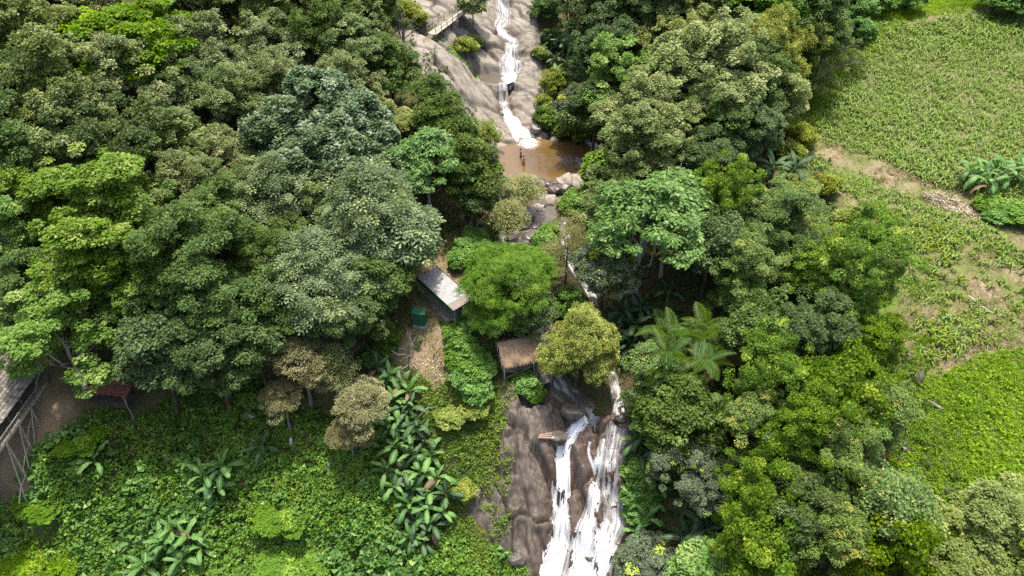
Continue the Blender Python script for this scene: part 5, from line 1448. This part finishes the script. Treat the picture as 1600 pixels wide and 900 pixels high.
def stilt_house():
    root = tag(empty('stilt_house', (-45, 44, gz(-45, 44))), 'stilted timber house with grey shingle roof at the picture edge', 'house')
    o3 = Vector(root.location)
    ex, ez, rx, rzz, y0, y1 = -42.8, -3.6, -46.6, -1.3, 36.0, 48.2
    rng = np.random.default_rng(4); Ls = math.hypot(rx - ex, rzz - ez)
    up = Vector((rx - ex, 0, rzz - ez)).normalized(); nrm = Vector((0, 1, 0)).cross(up).normalized()
    nrm = nrm if nrm.z > 0 else -nrm
    V, F, t = [], [], []
    rows = 15
    for r in range(rows):
        y = y0
        while y < y1:
            w = rng.uniform(.2, .34); a = r * Ls / rows - .05; b = a + Ls / rows * 1.45
            q0, q1 = .05 + rng.uniform(0, .025), .012
            base = Vector((ex, 0, ez)); k = rng.normal(0, .02); i = len(V)
            for yy, aa, qq in ((y, a + k, q0), (y + w - .02, a + k, q0), (y + w - .02, b, q1), (y, b, q1), (y, a + k, q0 - .03), (y + w - .02, a + k, q0 - .03)):
                pnt = base + up * aa + nrm * qq; V.append((pnt.x - o3.x, yy - o3.y, pnt.z - o3.z))
            F += [(i, i + 1, i + 2, i + 3), (i + 4, i + 5, i + 1, i)]; tt = np.clip(rng.normal(.5, .28), 0, 1); t += [tt, tt * .8]
            y += w
    sh_ = link('shingles', mesh_np('shingles', np.array(V), np.array(F), M_SHING, tint=np.array(t)), root); sh_['kind'] = 'stuff'
    def part(nm, mt, f):
        mb = MB(); f(mb); mb.v = [(a - o3.x, b - o3.y, c - o3.z) for a, b, c in mb.v]; return mb.build(nm, mt, root)
    base = Vector((ex, 0, ez))
    for s in (0, 1):
        def slope(mb, s=s):
            e = base + nrm * -.05; q = base + up * Ls + nrm * -.05
            if s: e.x, q.x = 2 * rx - e.x, 2 * rx - q.x
            P = []
            for dz in (0, -.06):
                P += [(e.x, y0, e.z + dz), (e.x, y1, e.z + dz), (q.x, y1, q.z + dz), (q.x, y0, q.z + dz)]
            mb.add(P, [(0, 1, 2, 3), (7, 6, 5, 4), (0, 4, 5, 1), (1, 5, 6, 2), (2, 6, 7, 3), (3, 7, 4, 0)])
        rd = part('roof_deck', M_DARK if not s else M_PALEW, slope)
        if not s: sh_.parent = rd
    part('floor', M_WOOD, lambda mb: mb.box((-45.7, 42, -5.1), (6.2, 11.6, .16)))
    part('wall', M_DARK, lambda mb: mb.box((-44.6, 42, -3.9), (.12, 11.4, 2.3)))
    part('edge_beam', M_PALEW, lambda mb: mb.box((-42.5, 42, -4.95), (.16, 11.8, .28)))
    for zz in (-4.25, -4.55):
        part('balcony_rail', M_WOOD, lambda mb, zz=zz: mb.box((-42.48, 42, zz), (.08, 11.6, .1)))
    for i in range(8):
        part('baluster', M_WOOD, lambda mb, i=i: mb.box((-42.46, 36.6 + i * 1.55, -4.5), (.07, .07, .8)))
    for y in (40.4, 42.4, 44.4, 47.6):
        g = gz(-42.9, y + .2)
        part('slanting_post', M_BAMB, lambda mb, y=y, g=g: mb.tube([(-42.5, y, -5.0), (-42.9, y + .2, g - .3)], [.09, .11], 8))
        part('roof_post', M_WOOD, lambda mb, y=y: mb.box((-43.1, y, -4.2), (.11, .11, 1.7)))
        part('brace_pole', M_BAMB, lambda mb, y=y: mb.tube([(-42.45, y - .1, -5.1), (-42.7, y - 1.7, gz(-42.7, y - 1.7) - .2)], [.05, .06], 6))
        part('cross_pole', M_BAMB, lambda mb, y=y, g=g: mb.tube([(-42.75, y + .1, g + .9), (-42.7, y - 1.0, g + .6), (-42.7, y - 2.0, g - .3)], [.05, .05, .05], 6))
    for i in range(9):
        part('lattice_strip', M_PALEW, lambda mb, i=i: mb.bar((-42.6, 45.0 + i * .32, gz(-42.6, 46.5) - .2), (-42.6, 45.0 + i * .32, -5.1), .04))
    for i in range(4):
        part('lattice_strip', M_PALEW, lambda mb, i=i: mb.bar((-42.56, 44.9, -5.4 - i * .36), (-42.56, 47.7, -5.4 - i * .36), .04))
stilt_house()

def slat_roof():
    p = Vector((*on_plane(174, 592, -4.7), -4.7)); g = gz(p.x, p.y)
    root = tag(empty('slatted_shelter', (p.x, p.y, g), R(-8)), 'low shelter with rusty red slatted roof under the yellow-green trees', 'shelter')
    H = -4.7 - g
    W, D = 4.3, 3.4; tilt = R(14)
    M = Matrix.Rotation(tilt, 3, 'X')
    n = 15
    sm = MB(); sm.box((0, 0, 0), (W, .14, .03)); sm = sm.mesh('slat', M_RSLAT)
    rr = np.random.default_rng(3)
    for i in range(n):
        q = M @ Vector((rr.normal(0, .05), -D / 2 + D * (i + .5) / n, .08)); o = link('slat', sm, root, (q.x, q.y, q.z + H)); o.rotation_euler = (tilt + rr.normal(0, .04), rr.normal(0, .012), rr.normal(0, .012))
    for x in (-W / 2 + .2, 0, W / 2 - .2):
        mb = MB(); a, b = M @ Vector((x, -D / 2 - .1, 0)), M @ Vector((x, D / 2 + .1, 0)); mb.bar((a.x, a.y, a.z + H), (b.x, b.y, b.z + H), .1, .1); mb.build('rafter', M_RSLAT, root)
    mb = MB(); a, b = M @ Vector((W / 2 + .08, -D / 2 - .2, .1)), M @ Vector((W / 2 + .08, D / 2 + .2, .1)); mb.bar((a.x, a.y, a.z + H), (b.x, b.y, b.z + H), .12, .2); mb.build('edge_board', M_RSLAT, root)
    for x in (-W / 2 + .2, W / 2 - .2):
        for y in (-D / 2 + .1, D / 2 - .1):
            q = M @ Vector((x, y, 0)); w = Matrix.Rotation(R(-8), 3, 'Z') @ Vector((x, y, 0)); gg = gz(p.x + w.x, p.y + w.y) - g
            mb = MB(); mb.bar((x, q.y, gg - .4), (x, q.y, q.z + H), .12); mb.build('post', M_WOOD, root)
    mb = MB(); mb.box((0, 0, .1), (W - .2, D - .2, .7)); mb.build('floor', M_DARK, root)
slat_roof()

def picket(px, py):
    p, _ = pt(px, py, .3); root = tag(empty('fence_panel', (p.x, p.y, gz(p.x, p.y)), R(35)), 'small red picket panel below the rusty slatted shelter', 'fence')
    pm = MB(); pm.box((0, 0, .55), (.1, .04, 1.2)); pm = pm.mesh('picket', simple('red_picket', (.22, .07, .05), (.36, .13, .09), 4))
    for i in range(6): link('picket', pm, root, (-.5 + i * .2, 0, 0))
    for z in (.25, .85):
        mb = MB(); mb.box((0, .045, z), (1.25, .04, .08)); mb.build('rail', M_RSLAT, root)
picket(156, 615)

def lean_to():
    p, _ = pt(652, 182, 1.2); root = tag(empty('lean_to', (p.x, p.y, gz(p.x, p.y)), R(25)), 'small weathered board roof half hidden by the bare twiggy thicket', 'lean-to')
    M = Matrix.Rotation(R(-24), 3, 'X'); bm_ = MB(); bm_.box((0, 0, 0), (2.6, .27, .04)); bm_ = bm_.mesh('roof_board', M_WOOD)
    for i in range(5):
        q = M @ Vector((0, -.6 + .29 * i, .06)); o = link('roof_board', bm_, root, (q.x + .03 * (i % 2), q.y, q.z + 1.7)); o.rotation_euler = (R(-24), 0, .01 * (i - 2))
    for x in (-1.1, 1.1):
        for y in (-.5, .5):
            mb = MB(); mb.bar((x, y, -.6), (x, y, 1.68 - y * .44), .09); mb.build('post', M_DARK, root)
lean_to()

# small things lying about
def stump(px, py, hgt, r, lean, mat, label):
    p, _ = pt(px, py, .9); mb = MB(); q = Vector(lean)
    mb.tube([(0, 0, -.4), q * hgt * .5, q * hgt * .9, q * hgt + Vector((.05, .02, .06))], [r * 1.2, r, r * .9, r * .45], 9)
    tag(mb.build('stump', mat, None, True, (p.x, p.y, gz(p.x, p.y))), label, 'stump')
M_STP = simple('dead_wood', (.38, .36, .33), (.58, .56, .52), 3, .8, .2, (1, 1, .4))
stump(452, 686, 1.1, .16, (.18, -.1, 1), M_STP, 'pale dead stump below the lowest khaki bush')
stump(511, 725, 1.1, .16, (.2, -.15, 1), M_STP, 'pale dead stump beside the half hidden dark banana plant')
def log(px, py, L, r, rz, label, mat):
    p, _ = pt(px, py); a = rz; d = Vector((math.cos(a), math.sin(a), 0)); P = []
    rr = np.random.default_rng(int(px))
    for i in range(6):
        t = -L / 2 + L * i / 5; x, y = p.x + d.x * t, p.y + d.y * t; P.append((x - p.x, y - p.y, sz(x, y) - p.z + r * .7 + rr.normal(0, .02)))
    mb = MB(); mb.tube(P, [r * (1.1 - .1 * i) for i in range(6)], 8)
    e = Vector(P[3]); mb.tube([e, e + Vector((d.y * .4, -d.x * .4, .25)), e + Vector((d.y * .8, -d.x * .8, .3))], [r * .5, r * .35, r * .12], 5)
    tag(mb.build('log', mat, None, True, tuple(p)), label, 'log')
log(1460, 634, 1.3, .17, R(150), 'weathered log lying in the bright grass', M_WOOD)
log(1440, 412, 2.2, .13, R(-20), 'dark log lying across the lower maize field', BARKS[0])
log(1488, 392, 1.8, .10, R(160), 'short dark log in the maize field above the longer one', BARKS[0])
log(1532, 478, 2.6, .09, R(-60), 'pale bent branch on bare soil among the maize', M_STP)
log(1515, 335, 2.2, .08, R(80), 'pale broken stalk beside the heap of dry stalks', M_STP)
log(1545, 505, 1.6, .2, R(20), 'rough brown log on bare soil at the far side of the field', BARKS[0])
log(790, 600, 1.5, .1, R(60), 'thin dry log at the top of the bare rock', M_WOOD)
mb = MB()
for i in range(3): mb.box((.0 + .05 * i, -.2 + .2 * i, .02 * i), (1.2, .16, .05), Matrix.Rotation(R(6 * i), 3, 'Z'))
p, _ = pt(850, 702); tag(mb.build('board_stack', simple('tan_board', (.20, .13, .09), (.28, .20, .15), 3), None, False, (p.x, p.y, sz(p.x, p.y) + .12)), 'few tan boards left on the rock beside the waterfall head', 'boards')
V = []; F = []
for j in range(7):
    for i in range(7): V.append((i * .22, j * .22, .35 + .12 * math.sin(i * 1.3 + j) + .08 * math.cos(j * 1.9) + .05 * i))
for j in range(6):
    for i in range(6): F.append((j * 7 + i, j * 7 + i + 1, j * 7 + i + 8, j * 7 + i + 7))
p, _ = pt(921, 307, .8); me = mesh_np('sheet', np.array(V), np.array(F), M_WHITE, smooth=True)
o = tag(link('sheet', me, None, (p.x - .6, p.y - .6, gz(p.x, p.y) + .5)), 'small white sheet among the leaves beside the stream', 'sheet')
sm_ = o.modifiers.new('t', 'SOLIDIFY'); sm_.thickness = .02

# heaps of dry stalks on the field
def stalks(poly, dens, label, seed, L=.7, mat=M_STRAW, amp=.3):
    rng = np.random.default_rng(seed); Pp = np.array(poly); a, b = Pp.min(0), Pp.max(0); n = int(np.prod(b - a) * dens)
    q = rng.uniform(a, b, (n, 2)); q = q[poly_sd(q[:, 0], q[:, 1], poly) + .4 * fbm(q[:, 0], q[:, 1], seed, 2) > 0]
    z = h(q[:, 0], q[:, 1]) + rng.random(len(q)) * amp
    A = np.stack([rng.normal(0, 1, len(q)), rng.normal(0, 1, len(q)), rng.normal(0, .22, len(q))], 1)
    V, F = leaves(np.column_stack([q, z]), A, np.tile(UP, (len(q), 1)) + rng.normal(0, .3, A.shape), L * rng.uniform(.4, 1.3, len(q)), .06, .02)
    t = rng.normal(.5, .25, len(q)); t = np.where(rng.random(len(q)) < .2, 1.2, np.clip(t, 0, 1))
    tag(link('dry_stalks', mesh_np('dry_stalks', V, F, mat, tint=t)), label, kind='stuff')
stalks(poly_px([(1434, 300), (1462, 303), (1505, 318), (1542, 332), (1530, 340), (1490, 334), (1455, 318)]), 170, 'pale heap of cut dry stalks beside the ditch', 71)
M_BRUSH = leaf_mat('brown_brush', (.12, .085, .055), (.26, .20, .14), (.34, .28, .2), rough=.9, spec=.1, trans=.05, var=.03)
stalks(poly_px([(1370, 262), (1420, 262), (1500, 278), (1510, 300), (1450, 292), (1400, 278)]), 40, 'brown cut brush along the upper side of the ditch', 72, .6, M_BRUSH)
stalks(poly_px([(1450, 60), (1530, 20), (1600, 10), (1640, 30), (1600, 45), (1540, 30)]), 14, 'brown cut brush at the top corner of the field', 73, .6, M_BRUSH)
stalks(poly_px([(1430, 520), (1500, 535), (1560, 505), (1575, 530), (1500, 565), (1440, 555)]), 16, 'brown dead stalks on bare soil at the foot of the maize field', 74, .6, M_BRUSH)
stalks(poly_px([(640, 545), (700, 545), (710, 595), (660, 600), (635, 575)]), 30, 'dry straw litter on the yard below the booth', 75, .35, M_STRAW, .08)
stalks(poly_px([(838, 420), (870, 415), (885, 440), (870, 470), (845, 460)]), 40, 'dry brown brush on the bank between the stream channels', 76, .5, M_BRUSH, .25)

# bare twiggy trees
def bare_tree(px, py, hgt, label, seed, mat, spread=.55, depth=4):
    rng = np.random.default_rng(seed); p, _ = pt(px, py, hgt * .6); root = tag(empty('bare_tree', (p.x, p.y, gz(p.x, p.y))), label, 'tree')
    tr, tw = MB(), MB()
    def grow(mb, a, d, L, r, k):
        m_ = a + d * L * .5 + Vector(rng.normal(0, .06 * L, 3)); e = a + d * L + Vector(rng.normal(0, .05 * L, 3))
        mb.tube([a, m_, e], [r, r * .8, r * .6], 6 if k > 2 else 4, False)
        if k == 0: return
        for _ in range(3 if k < 3 else 4):
            nd = (d + Vector(rng.normal(0, spread, 3)) + Vector((0, 0, .12))).normalized(); grow(tw if k <= 3 else tr, m_.lerp(e, rng.uniform(.3, 1)), nd, L * rng.uniform(.55, .8), r * .58, k - 1)
    grow(tr, Vector((0, 0, -.3)), Vector((rng.normal(0, .08), rng.normal(0, .08), 1)), hgt * .42, .03 * hgt ** .8, depth)
    tr.build('trunk', mat, root, True); tw.build('branches', mat, root, True)
bare_tree(672, 150, 7.0, 'bare twiggy thicket beside the granite slabs', 3, BARKS[1], .8, 5)
bare_tree(660, 170, 5.5, 'lower bare twiggy bush beside the weathered board roof', 4, BARKS[1], .8, 5)
bare_tree(14, 95, 14, 'bare grey branches sticking out of the forest corner', 5, BARKS[2], .5, 4)
bare_tree(1300, 95, 8, 'grey dead branches in the dark bush at the grass edge', 6, BARKS[1], .6, 4)
bare_tree(1022, 205, 10, 'grey dead branches inside the cream-flowered tree', 7, BARKS[2], .55, 4)
bare_tree(633, 45, 9, 'slim bare sapling standing on the granite edge', 8, BARKS[1], .35, 3)
bare_tree(640, 545, 6, 'thin grey sapling leaning over the bananas below the booth', 9, BARKS[1], .5, 3)
T(738, 2, 34, 'khaki', 'small grey-green tree standing on the granite behind the footbridge', asp=1.2)
def forked(px0, py0, label):
    p, _ = pt(px0, py0, 6.0); g = gz(p.x, p.y); root = tag(empty('forked_tree', (p.x, p.y, g)), label, 'tree')
    mb = MB(); mb.tube([(0, 0, -.5), (.2, 0, 3), (.2, 0, 6.2)], [.3, .26, .2], 9); mb.build('trunk', BARKS[2], root, True)
    for P, r in (([(.2, 0, 6.0), (.9, -.2, 7.6), (1.9, -.3, 9.0), (3.4, -.3, 10)], .15), ([(.2, 0, 5.6), (.0, -.2, 7.8), (.1, -.2, 9.6)], .12), ([(1.5, -.25, 8.4), (1.6, 0, 9.6), (1.5, .2, 10.6)], .09)):
        mb = MB(); mb.tube(P, [r * (1 - .2 * i) for i in range(len(P))], 7); mb.build('limb', BARKS[2], root, True)
    cm = proto('flower', 2.0)[0]
    link('crown', cm, root, (2.6, 0, 11.0))
forked(1082, 225, 'pale forked limb tree showing under the large cream-flowered crown')
for px, py, r, hh, mt, lb in ((1028, 60, .34, 13, BARKS[0], 'tall reddish brown bare trunk among the dark trees at the top'), ):
    p, _ = pt(px, py, 8); g = gz(p.x, p.y); root = tag(empty('tall_trunk_tree', (p.x, p.y, g)), lb, 'tree')
    mb = MB(); mb.tube([(0, 0, -.5), (.1, 0, 5), (.3, 0, 10), (.4, .1, hh + 1)], [r * 1.3, r, r * .8, r * .5], 10); mb.build('trunk', mt, root, True)
    link('crown', proto('dark', 3.0)[0], root, (.4, .6, hh + 2.5))

# ------------------------------------------------------------------ people in the pool
M_SKIN = simple('skin', (.40, .24, .16), (.46, .28, .19), 6, .55, .35, (1, 1, 1), .05)
M_HAIR = simple('black_hair', (.012, .009, .008), (.025, .02, .017), 20, .5, .3)
def skinned(name, joints, bones, mat, parent=None):
    me = bpy.data.meshes.new(name); keys = list(joints)
    me.from_pydata([joints[k][0] for k in keys], [(keys.index(a), keys.index(b)) for a, b in bones], [])
    o = bpy.data.objects.new(name, me); COL.objects.link(o)
    o.modifiers.new('skin', 'SKIN'); sb = o.modifiers.new('sub', 'SUBSURF'); sb.levels = sb.render_levels = 2
    for i, k in enumerate(keys):
        r = joints[k][1]; me.skin_vertices[0].data[i].radius = r if isinstance(r, tuple) else (r, r); me.skin_vertices[0].data[i].use_root = (i == 0)
    dg = bpy.context.evaluated_depsgraph_get(); nm = bpy.data.meshes.new_from_object(o.evaluated_get(dg))
    bpy.data.objects.remove(o); nm.name = name; nm.materials.clear(); nm.materials.append(mat)
    nm.polygons.foreach_set('use_smooth', np.ones(len(nm.polygons), bool))
    return link(name, nm, parent)
def person(loc, rz, pose, label, cloth, clothname, top=None):
    sit = pose == 'sit'
    hip = Vector((0, 0, .42 if sit else .92)); ch = hip + Vector((.02, 0, .40)); nk = hip + Vector((.03, 0, .58)); hd = hip + Vector((.05, 0, .72))
    J = {'hip': (hip, (.15, .11)), 'waist': (hip + Vector((0, 0, .18)), (.135, .095)), 'chest': (ch, (.165, .115)), 'neck': (nk, .055), 'head': (hd, (.078, .09)), 'crownj': (hd + Vector((0, 0, .12)), (.06, .07)), 'nose': (hd + Vector((.10, 0, .02)), .018)}
    Bn = [('hip', 'waist'), ('waist', 'chest'), ('chest', 'neck'), ('neck', 'head'), ('head', 'crownj'), ('head', 'nose')]
    for s, sd in ((1, 'l'), (-1, 'r')):
        sh = ch + Vector((0, .19 * s, .09))
        if pose == 'wave' and s > 0: el, wr = sh + Vector((.12, .16, .18)), sh + Vector((.2, .12, .44))
        elif sit: el, wr = sh + Vector((.10, .08, -.26)), sh + Vector((.34, -.02, -.36))
        else: el, wr = sh + Vector((-.02, .09, -.28)), sh + Vector((.14, .10, -.50))
        J[sd + 'sh'], J[sd + 'el'], J[sd + 'wr'] = (sh, .058), (el, .043), (wr, .03)
        dv = (wr - el).normalized(); pm_ = wr + dv * .08; J[sd + 'palm'] = (pm_, (.035, .018))
        Bn += [('chest', sd + 'sh'), (sd + 'sh', sd + 'el'), (sd + 'el', sd + 'wr'), (sd + 'wr', sd + 'palm')]
        sv = dv.cross(Vector((0, 0, 1))); sv = sv.normalized() if sv.length > .1 else Vector((1, 0, 0))
        for i, (q, l) in enumerate(((-.028, .07), (-.009, .085), (.010, .08), (.028, .06))):
            J[f'{sd}f{i}'] = (pm_ + sv * q + dv * l + Vector((.02, 0, -.01)), .008); Bn.append((sd + 'palm', f'{sd}f{i}'))
        J[sd + 'th'] = (wr + dv * .03 + sv * .06, .01); Bn.append((sd + 'wr', sd + 'th'))
        if sit: kn, an, ft = hip + Vector((.42, .12 * s, .06)), hip + Vector((.46, .12 * s, -.36)), hip + Vector((.62, .13 * s, -.40))
        else: kn, an, ft = hip + Vector((.06 * s, .11 * s, -.44)), hip + Vector((-.02 + .03 * s, .12 * s, -.85)), hip + Vector((.14 + .03 * s, .13 * s, -.90))
        J[sd + 'hj'], J[sd + 'kn'], J[sd + 'an'], J[sd + 'ft'] = (hip + Vector((0, .09 * s, -.06)), .095), (kn, .06), (an, .04), (ft, .035)
        Bn += [('hip', sd + 'hj'), (sd + 'hj', sd + 'kn'), (sd + 'kn', sd + 'an'), (sd + 'an', sd + 'ft')]
    root = tag(empty('person', loc, rz), label, 'person')
    skinned('body', J, Bn, M_SKIN, root)
    S = {'a': (hip + Vector((0, 0, .08)), (.165, .125)), 'b': (hip, (.17, .13))}; Sb = [('a', 'b')]
    for s, sd in ((1, 'l'), (-1, 'r')):
        hj = J[sd + 'hj'][0]; kn = J[sd + 'kn'][0]; S[sd + '1'] = (hj, .115); S[sd + '2'] = (hj.lerp(kn, .75), .095); Sb += [('b', sd + '1'), (sd + '1', sd + '2')]
    skinned('shorts', S, Sb, cloth, root)
    if top:
        S = {'a': (hip + Vector((0, 0, .08)), (.16, .12)), 'b': (J['waist'][0], (.155, .115)), 'c': (ch, (.185, .135)), 'd': (ch + Vector((0, 0, .1)), (.12, .1))}; Sb = [('a', 'b'), ('b', 'c'), ('c', 'd')]
        for sd in 'lr': S[sd + '1'] = (J[sd + 'sh'][0], .078); S[sd + '2'] = (J[sd + 'sh'][0].lerp(J[sd + 'el'][0], .7), .066); Sb += [('c', sd + '1'), (sd + '1', sd + '2')]
        skinned('shirt', S, Sb, top, root)
    Hv = ICO_V * np.array([.102, .092, .105]); Hv = Hv[:, :]; keep = (ICO_V[:, 2] > .1) | (ICO_V[:, 0] < -.25)
    Fk = ICO_F[keep[ICO_F].all(1)]; link('hair', mesh_np('hair', Hv + np.array(hd + Vector((-.008, 0, .07))), Fk, M_HAIR, smooth=True), root)
    return root
p = Vector((*on_plane(814, 246, -.05), 0)); person((p.x, p.y, -.62), R(170), 'wave', 'person in dark red shorts wading nearest the white chute', simple('red_cloth', (.16, .02, .02), (.22, .035, .03), 4), 'shorts')
p = Vector((*on_plane(818, 258, -.05), 0)); person((p.x, p.y, -.55), R(-60), 'stand', 'person in dark blue shorts wading behind, farther from the chute', simple('blue_cloth', (.015, .02, .05), (.03, .04, .08), 4), 'shorts')
p, _ = pt(775, 248); person((p.x, p.y, sz(p.x, p.y) + .02), R(-20), 'sit', 'person in a pink top sitting on the rock beside the pool', simple('navy_cloth', (.02, .02, .04), (.03, .03, .06), 4), 'shorts', simple('pink_cloth', (.5, .14, .14), (.6, .2, .2), 4))
